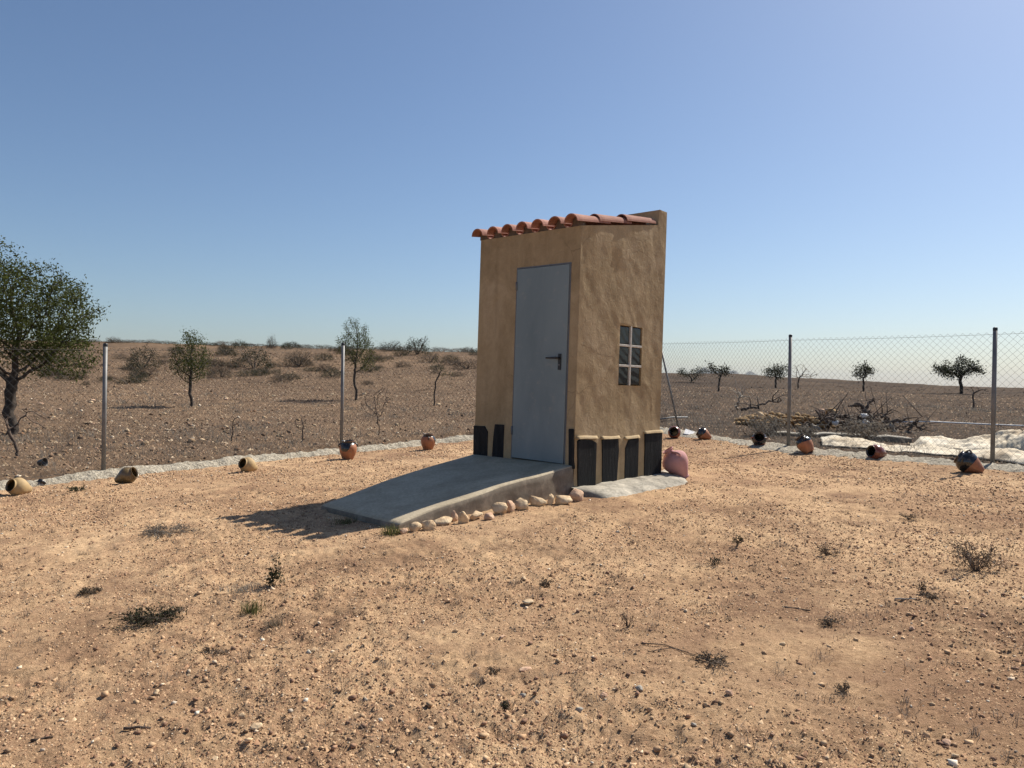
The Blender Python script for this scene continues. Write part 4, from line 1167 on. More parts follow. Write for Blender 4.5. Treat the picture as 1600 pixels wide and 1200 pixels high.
def tree(name, label, px, py, h_px, seed, crowns, trunk_frac, r_base, leafmat, leaf_len, per, n_attr, lean=(0, 0), cat='tree', group=None, step=None, woodmat='bark', spread=None, tipr=0.004, p=None, wid=0.42):
    """crowns: list of (dx, dz, rx, rz) in units of the tree height"""
    rng = np.random.default_rng(seed)
    p = p or on_ground(px, py); H = px_size(h_px, p)
    root = empty(name, p); tag(root, label, cat, group)
    th = trunk_frac * H; nseg = 5
    trunk = [(lean[0] * H * (k / nseg) ** 1.4 + 0.010 * H * math.sin(k * 2 + seed), lean[1] * H * (k / nseg) + 0.008 * H * math.cos(k * 1.7 + seed), -0.05 + (th + 0.05) * k / nseg) for k in range(nseg + 1)]
    A = np.concatenate([crown_points(rng, max(12, int(n_attr * (rx * rx * rz) / sum(c[2] ** 2 * c[3] for c in crowns))), (dx * H, dy * H, dz * H), (rx * H, rx * H, rz * H), 0.25) for dx, dy, dz, rx, rz in [(c[0], c[4] if len(c) > 4 else 0, c[1], c[2], c[3]) for c in crowns]])
    step = step or 0.035 * H
    N, par = grow(seed, trunk, A, step, 0.42 * H, step * 1.5)
    mb, r_, kids = tree_wood(N, par, tipr, r_base)
    mb.build('trunk', M[woodmat], root, True)
    if leafmat:
        thin = N[(r_ <= 6) & (np.arange(len(N)) > nseg)]
        V, F = leaves_at(thin, rng, per, spread or step * 0.85, leaf_len, wid)
        link('crown', mesh_arrays('crown', V, F), M[leafmat], root)
    return root
tree('almond_tree', 'large leafy almond tree cut by the left edge behind the fence', 18, 678, 300, 5,
     [(0.02, 0.62, 0.36, 0.30), (-0.28, 0.72, 0.28, 0.26), (0.24, 0.46, 0.20, 0.16), (-0.05, 0.90, 0.10, 0.11)], 0.20, 0.10, 'leaf_almond', 0.060, 20, 1900, (-0.02, 0), group='almond trees in the field', step=0.085, tipr=0.004)
tree('almond_tree', 'small round almond tree between the left edge and second post', 299, 638, 124, 11, [(-0.02, 0.58, 0.26, 0.27), (-0.02, 0.85, 0.16, 0.13)], 0.30, 0.05, 'leaf_almond', 0.058, 12, 800, (-0.03, 0), group='almond trees in the field', step=0.075)
tree('almond_tree', 'small almond tree with upright twigs behind the second post', 557, 627, 128, 23, [(-0.02, 0.66, 0.24, 0.25), (-0.08, 0.90, 0.10, 0.12), (0.10, 0.52, 0.16, 0.15)], 0.32, 0.05, 'leaf_almond', 0.056, 11, 700, (-0.04, 0), group='almond trees in the field', step=0.075)
tree('sapling', 'thin crooked sapling with few leaves left of the hut', 678, 635, 88, 31, [(0.03, 0.82, 0.09, 0.16), (0.22, 0.58, 0.16, 0.06)], 0.42, 0.028, 'leaf_almond', 0.045, 5, 60, (0.02, 0), step=0.08)
tree('shrub', 'bare multi stemmed shrub right of the second left post', 592, 680, 82, 37, [(-0.1, 0.62, 0.26, 0.30), (0.1, 0.8, 0.16, 0.16)], 0.06, 0.012, 'leaf_dry', 0.03, 1, 150, (0, 0), 'shrub', step=0.06, woodmat='wood', tipr=0.0055)
tree('shrub', 'bare forked dead shrub below the large almond tree', 27, 716, 84, 41, [(-0.2, 0.66, 0.30, 0.26), (0.5, 0.62, 0.16, 0.22), (0.2, 0.9, 0.2, 0.12)], 0.10, 0.022, None, 0, 0, 90, (0, 0), 'shrub', step=0.07, woodmat='wood', tipr=0.007)
tree('shrub', 'thin dead shrub between the two left fence posts', 472, 690, 54, 43, [(0.0, 0.6, 0.24, 0.3)], 0.1, 0.014, None, 0, 0, 80, (0, 0), 'shrub', step=0.06, woodmat='wood', tipr=0.006)
tree('shrub', 'sparse dead shrub left of the tan pot by the kerb', 362, 690, 46, 44, [(0.05, 0.6, 0.26, 0.3)], 0.1, 0.012, None, 0, 0, 80, (0, 0), 'shrub', step=0.06, woodmat='wood', tipr=0.006)
tree('bush', 'dark scorched looking bush just right of the hut', 1080, 598, 24, 51, [(-0.55, 0.62, 0.42, 0.32), (0.45, 0.66, 0.45, 0.36)], 0.10, 0.06, 'leaf_dark', 0.10, 20, 90, (0, 0), 'bush', step=0.13, tipr=0.012)
tree('field_tree', 'small forked tree with two dark tufts right of the hut', 1123, 610, 46, 53, [(-0.24, 0.78, 0.20, 0.18), (0.16, 0.70, 0.24, 0.18)], 0.22, 0.05, 'leaf_olive', 0.11, 22, 90, (0, 0), group='far trees on the right field', step=0.13, tipr=0.012)
tree('field_tree', 'dark crowned tree left of the second right post', 1212, 604, 40, 57, [(0.06, 0.70, 0.42, 0.26), (-0.3, 0.6, 0.25, 0.16)], 0.22, 0.07, 'leaf_dark', 0.12, 22, 120, (0, 0), group='far trees on the right field', step=0.15, tipr=0.014)
tree('field_tree', 'bare twiggy tree just right of the second right post', 1247, 606, 44, 59, [(0.0, 0.65, 0.40, 0.32), (0.5, 0.5, 0.3, 0.2)], 0.15, 0.05, None, 0, 0, 120, (0, 0), group='far trees on the right field', step=0.12, tipr=0.012, woodmat='twig')
tree('field_tree', 'small dark tree alone midway along the right horizon', 1349, 612, 45, 61, [(0.0, 0.72, 0.34, 0.26), (-0.34, 0.6, 0.16, 0.12)], 0.2, 0.06, 'leaf_dark', 0.12, 22, 110, (0, 0), group='far trees on the right field', step=0.15, tipr=0.014)
tree('field_tree', 'broad flat topped tree left of the right post', 1502, 617, 55, 67, [(-0.45, 0.66, 0.36, 0.20), (0.05, 0.76, 0.36, 0.24), (0.42, 0.66, 0.26, 0.18)], 0.18, 0.10, 'leaf_dark', 0.13, 24, 220, (0, 0), group='far trees on the right field', step=0.15, tipr=0.015)
tree('field_tree', 'small bare tree in front of the broad flat topped tree', 1521, 640, 44, 71, [(0.0, 0.75, 0.30, 0.22), (0.45, 0.7, 0.2, 0.2)], 0.3, 0.035, None, 0, 0, 60, (0, 0), group='far trees on the right field', step=0.1, tipr=0.010, woodmat='wood')

def bush_mesh(seed, leaf, wid, n=420, dome=0.75):
    rng = np.random.default_rng(seed)
    d = rng.normal(0, 1, (n, 3)); d[:, 2] = np.abs(d[:, 2]); d /= np.linalg.norm(d, axis=1)[:, None]
    rr = rng.uniform(0.35, 1, n) ** 0.5 * (1 + 0.35 * noise3(d[:, 0] * 2.5, d[:, 1] * 2.5, d[:, 2] * 2.5, seed))
    P = d * rr[:, None] * np.array([1, 1, dome * 1.25])
    return leaves_at(P, rng, 3, 0.06, leaf, wid)
BUSH = {}
for mat in ('leaf_olive', 'leaf_dark', 'leaf_dry', 'leaf_russet'):
    for v in range(3):
        V, F = bush_mesh(31 * v + 7 * len(BUSH), 0.085, 0.30, 720)
        me = mesh_arrays('foliage', V, F); me.materials.append(M[mat])
        rg = np.random.default_rng(v + 5); mb = MB()
        for k in range(9):
            a = rg.uniform(0, 6.28); q = np.array([math.cos(a) * 0.7, math.sin(a) * 0.7, rg.uniform(0.5, 1.0)])
            mb.tube([np.zeros(3) - np.array([0, 0, 0.1]), q * 0.5 + rg.normal(0, 0.06, 3), q], [0.03, 0.02, 0.01], 3, False)
        st = mb.mesh('stems'); st.materials.append(M['twig'])
        BUSH[(mat, v)] = (me, st)
def bush(px, py, w, h, mat, v, label, group=None, p=None):
    p = p or on_ground(px, py)
    o = empty('bush', p); tag(o, label, 'bush', group)
    sx = px_size(w, p) / 2; sz = px_size(h, p) / 1.0
    for me, nm in zip(BUSH[(mat, v)], ('foliage', 'stems')):
        c = link(nm, me, None, o); c.scale = (sx, sx * 0.9, sz); c.rotation_euler = (0, 0, px * 0.7)
    return o
BUSHES = [(222, 576, 56, 38, 'leaf_olive', 0, 'olive green bush left of the small round almond tree'), (232, 588, 34, 16, 'leaf_russet', 1, 'low russet bush in front of the olive green one'),
          (376, 545, 30, 14, 'leaf_dark', 2, 'dark clipped looking bush on the left skyline'), (397, 576, 76, 34, 'leaf_olive', 1, 'wide grey green bush right of the small round almond tree'),
          (424, 545, 20, 20, 'leaf_russet', 2, 'thin reddish bush standing on the left skyline'), (447, 547, 22, 11, 'leaf_dark', 0, 'small dark bush on the skyline right of the reddish one'),
          (466, 571, 60, 22, 'leaf_dry', 1, 'low brown bush left of the second almond tree'), (652, 554, 50, 28, 'leaf_dark', 1, 'big dark rounded bush on the skyline left of the hut'),
          (625, 556, 26, 14, 'leaf_olive', 2, 'small bush touching the left of the big dark skyline bush'), (728, 576, 50, 16, 'leaf_russet', 0, 'low brown bush partly hidden behind the hut'),
          (345, 590, 44, 18, 'leaf_dry', 0, 'dry tan bush behind the small round almond tree'), (200, 600, 46, 12, 'leaf_olive', 2, 'low flat bush right of the first left post')]
for b__ in BUSHES: bush(*b__[:6], b__[6], 'bushes on the far bank')
rg = random.Random(77)
for k in range(80):
    px = rg.uniform(60, 745); py = rg.uniform(541, 604)
    if py > 590 and rg.random() < 0.5: py = rg.uniform(560, 590)
    w = rg.uniform(16, 44); mt = rg.choice(['leaf_olive', 'leaf_dry', 'leaf_russet', 'leaf_dry', 'leaf_dark'])
    size_w = 'small' if w < 25 else 'medium' if w < 34 else 'wide'
    row_w = 'near the crest' if py < 560 else 'mid slope' if py < 580 else 'low on the bank'
    reg_w = next(t for lim, t in ((165, 'left of the first post'), (260, 'just right of the first post'), (340, 'behind the small round almond'), (440, 'right of the small round almond'), (530, 'left of the second post'), (610, 'behind the second almond'), (690, 'between second almond and sapling'), (999, 'beside the hut')) if px < lim)
    bush(px, py, w, w * rg.uniform(0.24, 0.42), mt, rg.randrange(3), '%s %s scrub cushion %s, %s' % (size_w, {'leaf_olive': 'olive', 'leaf_dry': 'tan', 'leaf_russet': 'brown', 'leaf_dark': 'dark green'}[mt], row_w, reg_w), 'low scrub cushions on the far bank')
_t = ['first', 'second', 'third', 'fourth', 'fifth', 'sixth', 'seventh', 'eighth', 'ninth', 'tenth', 'eleventh', 'twelfth', 'thirteenth', 'fourteenth', 'fifteenth', 'sixteenth', 'seventeenth', 'eighteenth', 'nineteenth', 'twentieth']
ORD = _t + ['twenty ' + q for q in _t[:9]]
# skyline scrub that stands against the sky on the left
for k in range(26):
    px = 90 + k * 26 + rg.uniform(-10, 10)
    a = math.atan2((px - 800) / F_PX, 1.0); p = Vector((math.sin(a) * 66, math.cos(a) * 66, 0)); p.z = gz(p.x, p.y) - 0.05
    bush(px, 0, rg.uniform(26, 50), rg.uniform(4, 9), rg.choice(['leaf_olive', 'leaf_dry', 'leaf_dry', 'leaf_russet']), rg.randrange(3), 'low scrub strip on the left skyline, %s from the left' % ORD[k], 'scrub along the left skyline', p)

# grass and weeds
def blades(rng, base, n, length, spread, width, lean=0.6):
    a = rng.uniform(0, 6.283, n); l = length * rng.uniform(0.45, 1.15, n); k = rng.uniform(0.1, lean, n)
    B = base + np.stack([rng.normal(0, spread, n), rng.normal(0, spread, n), np.zeros(n)], -1)
    d = np.stack([np.cos(a), np.sin(a), np.zeros(n)], -1); s = np.stack([-np.sin(a), np.cos(a), np.zeros(n)], -1)
    up = np.array([0, 0, 1.0])
    m1 = B + up * (l * 0.55)[:, None] + d * (l * k * 0.35)[:, None]; tp = B + up * (l * (1 - 0.4 * k))[:, None] + d * (l * k)[:, None]
    w = width
    V = np.stack([B - s * w, B + s * w, m1 + s * w * 0.7, m1 - s * w * 0.7, tp + s * w * 0.15, tp - s * w * 0.15], 1).reshape(-1, 3)
    o = (np.arange(n) * 6)[:, None]
    F = np.concatenate([o + np.array([[0, 1, 2, 3]]), o + np.array([[3, 2, 4, 5]])])
    return V, F
def tuft(name, label, px, py, w, h, mat, n, width=0.0022, lean=0.8, cat='grass tuft', group=None, seed=0):
    p = on_ground(px, py); rng = np.random.default_rng(seed + int(px))
    V, F = blades(rng, np.zeros(3), n, px_size(h, p), px_size(w, p) * 0.25, width, lean)
    o = link(name, mesh_arrays(name, V, F), M[mat]); o.location = p - Vector((0, 0, 0.005)); return tag(o, label, cat, group)
def weed(name, label, px, py, w, h, seed, mat='twig', leaf=None, n=14, leafn=3, leaf_len=0.02, cat='plant', group=None, flat=0.35, thick=0.0022):
    rng = np.random.default_rng(seed); p = on_ground(px, py); sw = px_size(w, p) / 2; sh = px_size(h, p)
    o = empty(name, p); tag(o, label, cat, group); mb = MB(); tips = []
    for k in range(n):
        a = rng.uniform(0, 6.28); rr = sw * rng.uniform(0.4, 1.0); e = np.array([math.cos(a) * rr, math.sin(a) * rr, sh * rng.uniform(0.35, 1.0)])
        m1 = e * np.array([0.45, 0.45, 0.6]) + rng.normal(0, sh * 0.06, 3)
        mb.tube([np.array([0, 0, -0.01]), m1 * 0.5 + rng.normal(0, sh * 0.04, 3), m1, e], [thick, thick * 0.8, thick * 0.6, thick * 0.4], 3, False)
        for q in range(4):
            s = m1 + (e - m1) * rng.uniform(0, 0.9); t = s + rng.normal(0, 1, 3) * np.array([sw, sw, sh]) * 0.22; t[2] = max(t[2], 0.004)
            mb.tube([s, (s + t) / 2 + rng.normal(0, sh * 0.03, 3), t], [thick * 0.5, thick * 0.45, thick * 0.3], 3, False); tips += [t, (s + t) / 2, s]
    mb.build('stems', M[mat], o)
    if leaf:
        V, F = leaves_at(np.array(tips), rng, leafn, sh * 0.07, leaf_len, 0.4); V[:, 2] = np.maximum(V[:, 2], 0.0)
        link('leaves', mesh_arrays('leaves', V, F), M[leaf], o)
    return o
weed('sprawling_weed', 'dark sprawling weed lying on the ground at left', 240, 972, 105, 18, 1, 'wood', 'leaf_olive', 46, 2, 0.016)
tuft('grass_tuft', 'small green grass tuft right of the sprawling weed', 393, 962, 30, 24, 'grass_green', 120, 0.0016)
tuft('grass_tuft', 'brown dry tuft right of the green grass tuft', 428, 982, 26, 22, 'grass_dry', 130, 0.0014)
weed('tall_weed', 'thin tall grey green weed left of the ramp foot', 428, 922, 28, 44, 3, 'leaf_olive', 'leaf_olive', 7, 3, 0.022)
tuft('grass_tuft', 'flattened dry grass left of the thin tall weed', 385, 926, 60, 14, 'grass_grey', 160, 0.0016, 2.2)
tuft('grass_tuft', 'green grass tuft at the foot corner of the ramp', 612, 838, 34, 18, 'grass_green', 150, 0.0022, 1.4)
tuft('grass_tuft', 'dark grass under the front edge of the ramp foot', 540, 818, 40, 14, 'grass_green', 110, 0.0022, 1.2)
weed('dry_bush', 'low dry thorny bush at the right of the yard', 1524, 894, 100, 50, 7, 'twig', 'leaf_dry', 30, 2, 0.016, 'bush', thick=0.0030)
weed('dry_bush', 'tall grey dry weeds in front of the dead branch pile', 1350, 692, 84, 38, 81, 'twig', 'grass_grey', 40, 2, 0.05, 'bush', thick=0.006)
weed('dry_bush', 'grey dry weeds left of the second right post', 1196, 680, 74, 30, 82, 'twig', 'grass_grey', 36, 2, 0.05, 'bush', thick=0.006)
weed('dry_bush', 'small grey dry weeds behind the pot with shiny black shoulder', 1262, 686, 46, 20, 83, 'twig', 'grass_grey', 24, 2, 0.05, 'bush', thick=0.005)
weed('dead_weed', 'flat brown weed below the low dry thorny bush', 1455, 940, 40, 10, 84, 'twig', 'leaf_dry', 16, 1, 0.012)
weed('dead_weed', 'dark twiggy weed patch at lower right of centre', 1110, 1040, 70, 10, 85, 'twig', 'leaf_dry', 26, 1, 0.012)
weed('dead_weed', 'small dark weed at the right yard near the large tipped pot', 1420, 812, 34, 9, 86, 'twig', 'leaf_dry', 14, 1, 0.014)
weed('dead_weed', 'brown weed left of the sprawling weed', 140, 925, 40, 9, 87, 'twig', 'leaf_dry', 16, 2, 0.014)
weed('dead_weed', 'grey weed patch left of the hut shadow', 262, 832, 110, 8, 88, 'twig', 'grass_grey', 40, 2, 0.016)
weed('dead_weed', 'brown weed patch in the lower left yard', 330, 1020, 60, 9, 89, 'twig', 'leaf_dry', 22, 1, 0.012)
weed('dead_weed', 'curled dead weed right of centre in the yard', 981, 980, 34, 26, 9, 'wood', None, 9)
weed('dead_weed', 'small black dead weed at the bottom centre', 790, 1106, 22, 14, 10, 'wood', 'leaf_dark', 14, 1, 0.010)
weed('dead_weed', 'small brown dead weed left of the flat tan flake', 772, 1052, 26, 12, 13, 'twig', 'leaf_dry', 10, 1, 0.010)
weed('dead_weed', 'flat dry weed left of the dry thorny bush', 1292, 868, 46, 16, 14, 'twig', 'leaf_dry', 16, 1, 0.014)
weed('dead_weed', 'grey green weed in front of the concrete apron', 1152, 856, 26, 16, 15, 'twig', 'leaf_olive', 10, 1, 0.016)
weed('dead_weed', 'small upright dry weed below the apron left side', 851, 918, 28, 18, 16, 'twig', 'leaf_dry', 10, 2, 0.012)
weed('dead_weed', 'reddish weed patch at lower right beside the twigs', 1296, 980, 42, 14, 17, 'twig', 'leaf_dry', 14, 1, 0.012)
weed('dead_weed', 'thin standing weed right of the reddish weed patch', 1443, 930, 14, 20, 18, 'twig', 'leaf_russet', 5, 2, 0.012)
weed('dead_weed', 'grey weed at right of the ramp edging stones', 1116, 882, 24, 14, 19, 'twig', 'leaf_olive', 9, 1, 0.014)
weed('dead_weed', 'russet weed in the lower right yard', 1318, 1085, 30, 14, 20, 'twig', 'leaf_dry', 9, 1, 0.011)
weed('dead_weed', 'dark dry clump near the left kerb below the first post', 120, 770, 30, 9, 21, 'wood', 'leaf_dark', 10, 3, 0.02)
# many little dry weeds nobody could count, inside the yard
x, y, r_ = wedge(1300, 2.2, 13, 1.1, 36)
Vs, Fs, off = [], [], 0
for k in range(len(x)):
    if yard_dist(x[k], y[k]) > -0.2 or not hut_free(np.array([x[k]]), np.array([y[k]]))[0]: continue
    V, F = blades(rng, np.array([x[k], y[k], gz(x[k], y[k]) - 0.003]), int(rng.integers(5, 26)), rng.uniform(0.015, 0.055), rng.uniform(0.008, 0.035), 0.0011, 1.8)
    Vs.append(V); Fs.append(F + off); off += len(V)
tag(link('dry_weeds', mesh_arrays('dry_weeds', np.concatenate(Vs), np.concatenate(Fs)), M['twig']), 'tiny dry weeds dotted across the sandy yard', 'weeds', None, 'stuff')
# dry grass beyond the kerbs
def field_grass(n_t, mat, name, label, cond, seed, r1=34, hmin=0.05, hmax=0.22):
    global rng
    rng = np.random.default_rng(seed)
    x, y, r_ = wedge(n_t, 8.5, r1, 1.6, 41); keep = cond(x, y, r_); x, y, r_ = x[keep], y[keep], r_[keep]
    Z = ground_z(x, y); Vs, Fs, off = [], [], 0
    for k in range(len(x)):
        V, F = blades(rng, np.array([x[k], y[k], Z[k] - 0.01]), int(rng.integers(6, 15)), rng.uniform(hmin, hmax), rng.uniform(0.03, 0.10), 0.0030 * (r_[k] / 14), 1.5)
        Vs.append(V); Fs.append(F + off); off += len(V)
    tag(link(name, mesh_arrays(name, np.concatenate(Vs), np.concatenate(Fs)), M[mat]), label, 'grass', None, 'stuff')
gcl = lambda x, y: fbm2(x * 0.35, y * 0.35, 3, 55)
field_grass(7000, 'grass_grey', 'dry_grass', 'grey dry grass growing behind the fences', lambda x, y, r_: (yard_dist(x, y) > 0.3) & (gcl(x, y) + 0.75 * np.exp(-(yard_dist(x, y) / 3.0)) + np.where(x > 0.1 * y, 0.12, -0.05) > rng.random(len(x)) * 0.8), 31)
field_grass(2600, 'twig', 'dry_stubble', 'low brown stubble over the right field', lambda x, y, r_: (yard_dist(x, y) > 0.5) & (x > 0.08 * y), 32, 80, 0.04, 0.14)

# sticks
def stick(label, pxs, rad, mat='wood', lift=0.006, name='stick', cat='stick', group=None):
    P = [on_ground(*q) + Vector((0, 0, lift)) for q in pxs]
    mb = MB(); n = len(P)
    Q = []
    for i in range(n - 1):
        for k in range(4): Q.append(P[i].lerp(P[i + 1], k / 4))
    Q.append(P[-1])
    Q = np.array([tuple(q) for q in Q]); Q += np.random.default_rng(int(pxs[0][0])).normal(0, rad * 0.35, Q.shape)
    mb.tube(Q, np.linspace(rad, rad * 0.6, len(Q)), 6); return tag(mb.build(name, M[mat], None, True), label, cat, group)
stick('short dark stick in the lower left yard', [(193, 1143), (236, 1136)], 0.006)
stick('short dark stick by the bottom left edge', [(48, 1160), (84, 1153)], 0.005)
stick('straight brown stick in the right yard', [(1225, 952), (1265, 958)], 0.007)
stick('long thin twig lying right of the curled dead weed', [(1002, 1012), (1040, 1013), (1076, 1026)], 0.0028)
stick('thin twig below the long one', [(1012, 1024), (1050, 1021), (1088, 1030)], 0.0022)
stick('pale straw beside the dry thorny bush', [(1398, 941), (1432, 944)], 0.006, 'pale_wood')

# ------------------------------------------------------------------ things behind the fence
M['stone_yellow'] = grain_mat('yellow_limestone', (0.22, 0.135, 0.060), (0.42, 0.285, 0.145), 5, 0.95, 0.6, 0.012, 20)
p0 = on_ground(1232, 668)
pile = empty('stone_pile', p0); tag(pile, 'heap of yellowish stones behind the second right post', 'stone pile')
rg = np.random.default_rng(44); mb = MB(); wpx = px_size(64, p0)
for k in range(230):
    u = rg.uniform(-1, 1.15); v = rg.normal(0, 0.45); hz = px_size(24, p0) * max(0, (1 - 0.6 * u * u)) * math.exp(-v * v * 1.2) * rg.uniform(0.2, 1.0)
    V, F = rock(900 + k, 1, (1, 0.8, 0.6), 0.1, 8); s = rg.uniform(0.05, 0.11)
    c, sn = math.cos(k * 1.7), math.sin(k * 1.7); V = V * s; V = np.stack([V[:, 0] * c - V[:, 1] * sn, V[:, 0] * sn + V[:, 1] * c, V[:, 2]], -1)
    mb.add(V + np.array([u * wpx, v + 0.4, hz]), F)
tag(mb.build('rubble', M['stone_yellow'], pile), kind='stuff')
for px, py, w, h, mt in ((1187, 648, 13, 11, 'limestone'), (1299, 645, 22, 14, 'stone_yellow'), (1283, 643, 12, 9, 'limestone_pink')):
    q = at_depth(px, py, p0.y + 0.35); V, F = rock(int(px), 3, (px_size(w, p0) / 2, px_size(w, p0) / 2.6, px_size(h, p0) / 2), 0.08)
    o = link('boulder', mesh_arrays('boulder', V, F, None, True), M[mt], pile); o.location = q - p0

wood = empty('dead_wood_pile', on_ground(1345, 672)); tag(wood, 'pile of gnarled dead branches and stumps behind the right fence', 'wood pile')
winv = Matrix.Translation(-wood.location)
rg = np.random.default_rng(8); wy = wood.location.y
BR = [[(1272, 658), (1300, 650), (1340, 657), (1388, 668)], [(1275, 640), (1285, 655), (1300, 668)], [(1330, 634), (1345, 632), (1352, 642), (1362, 652)], [(1352, 642), (1358, 630), (1366, 622)],
      [(1335, 650), (1360, 660), (1392, 670), (1412, 672)], [(1375, 655), (1386, 645)], [(1350, 640), (1356, 655), (1350, 668)], [(1392, 662), (1400, 678), (1395, 688)], [(1398, 668), (1420, 682), (1440, 686)],
      [(1310, 662), (1335, 668), (1370, 668)], [(1268, 662), (1282, 672), (1296, 676)], [(1420, 672), (1428, 662), (1436, 656)], [(1425, 680), (1440, 674), (1432, 668)], [(1296, 655), (1320, 660), (1345, 664)],
      [(1345, 645), (1365, 655), (1380, 668)], [(1405, 675), (1430, 676), (1452, 684)], [(1280, 668), (1310, 656), (1330, 652)], [(1338, 656), (1348, 648), (1360, 640)]]
for _ in range(26):
    cx_, cy_ = rg.uniform(1280, 1400), rg.uniform(650, 676); dx_ = rg.uniform(-26, 26)
    BR.append([(cx_, cy_), (cx_ + dx_, cy_ + rg.uniform(-7, 5)), (cx_ + dx_ * 1.8, cy_ + rg.uniform(-9, 8))])
for k, b__ in enumerate(BR):
    dy = rg.uniform(-0.5, 0.6); P = [np.array(at_depth(px, py, wy + dy + rg.normal(0, 0.05))) for px, py in b__]
    Q = []
    for i in range(len(P) - 1):
        for j in range(4): Q.append(P[i] + (P[i + 1] - P[i]) * j / 4 + rg.normal(0, 0.016, 3))
    Q.append(P[-1]); rr = np.linspace(rg.uniform(0.03, 0.055) * (1.7 if k in (0, 2, 4, 6, 13) else 1), 0.016, len(Q)) * (1 + 0.3 * np.sin(np.arange(len(Q)) * 2.1 + k)) * np.minimum(1, 0.35 + np.arange(len(Q)) * 0.3)
    mb = MB(); mb.tube(Q, rr, 7)
    for j in range(3):
        s = Q[rg.integers(2, len(Q))]; mb.tube([s, s + rg.normal(0, 0.10, 3) + np.array([0, 0, 0.05]), s + rg.normal(0, 0.2, 3) + np.array([0, 0, 0.1])], [0.016, 0.011, 0.005], 4)
    o = mb.build('branch', M['pale_wood'] if k in (7, 8, 10) else M['wood'], wood, True); o.matrix_parent_inverse = winv
M['white_rag'] = grain_mat('white_plastic', (0.55, 0.55, 0.55), (0.75, 0.75, 0.75), 8, 0.6, 0)
for px, py in ((1350, 649), (1352, 660), (1306, 661)):
    q = at_depth(px, py, wy - 0.4); V, F = rock(int(px + py), 3, (0.065, 0.03, 0.045), 0.6, 6)
    o = link('plastic_scrap', mesh_arrays('plastic_scrap', V, F, None, True), M['white_rag']); o.location = q
    tag(o, {649: 'upper white plastic scrap caught in the dead branches', 660: 'lower white plastic scrap hanging in the dead branches', 661: 'white plastic scrap between stone heap and dead branches'}[py], 'scrap')
def bough(label, px, mat, rad, name='fallen_branch', y=None):
    p = on_ground(*px[0]); yy = y or p.y; rg = np.random.default_rng(int(px[0][0])); P = [np.array(at_depth(a, b, yy + rg.normal(0, 0.2))) for a, b in px]
    Q = []
    for i in range(len(P) - 1):
        for j in range(5): Q.append(P[i] + (P[i + 1] - P[i]) * j / 5 + rg.normal(0, rad * 0.5, 3))
    Q.append(P[-1]); mb = MB(); mb.tube(Q, np.linspace(rad, rad * 0.35, len(Q)), 6)
    for j in range(10):
        s = Q[rg.integers(2, len(Q))]; e = rg.normal(0, 0.22, 3); e[2] = abs(e[2]); mb.tube([s, s + e * 0.5 + rg.normal(0, 0.03, 3), s + e], [rad * 0.4, rad * 0.3, rad * 0.15], 4)
    tag(mb.build(name, M[mat], None, True), label, 'branch')
bough('long dark fallen branch left of the stone heap', [(1160, 640), (1178, 637), (1200, 629), (1221, 626)], 'wood', 0.05)
bough('bleached upright dead branch left of the stone heap', [(1152, 640), (1153, 630), (1156, 622), (1159, 616)], 'pale_wood', 0.035)
bough('pale bleached log on the left skyline', [(340, 549), (356, 546), (384, 552)], 'pale_wood', 0.10, y=62)
# low concrete wall
a = on_ground(1192, 682); bq = on_ground(1425, 690); yv = (a.y + bq.y) / 2 + 0.2
pa = at_depth(1196, 669, yv + 0.3); pb = at_depth(1425, 674, yv - 0.5)
V, F = [], []
n = 40
for i in range(n + 1):
    f = i / n; p = pa.lerp(pb, f); g = gz(p.x, p.y); p.z = g + (p.z - g) * 0.5; j = 0.02 * float(fbm2(np.array([f * 14]), np.array([0.3]), 3, 6)[0])
    for dx, z in ((0, g - 0.1), (0.0, p.z - 0.015 + j), (0.02, p.z + j), (0.30, p.z + j), (0.33, p.z - .015 + j), (0.33, g - 0.1)):
        V.append((p.x + dx * 0.3, p.y + dx, z))
F = [(i * 6 + j, (i + 1) * 6 + j, (i + 1) * 6 + j + 1, i * 6 + j + 1) for i in range(n) for j in range(5)] + [(0, 1, 2, 3, 4, 5), tuple(n * 6 + j for j in (5, 4, 3, 2, 1, 0))]
me = bpy.data.meshes.new('low_wall'); me.from_pydata(V, [], F); me.update()
tag(link('low_wall', me, M['apron']), 'low rough concrete wall in front of the stone heap', 'wall')
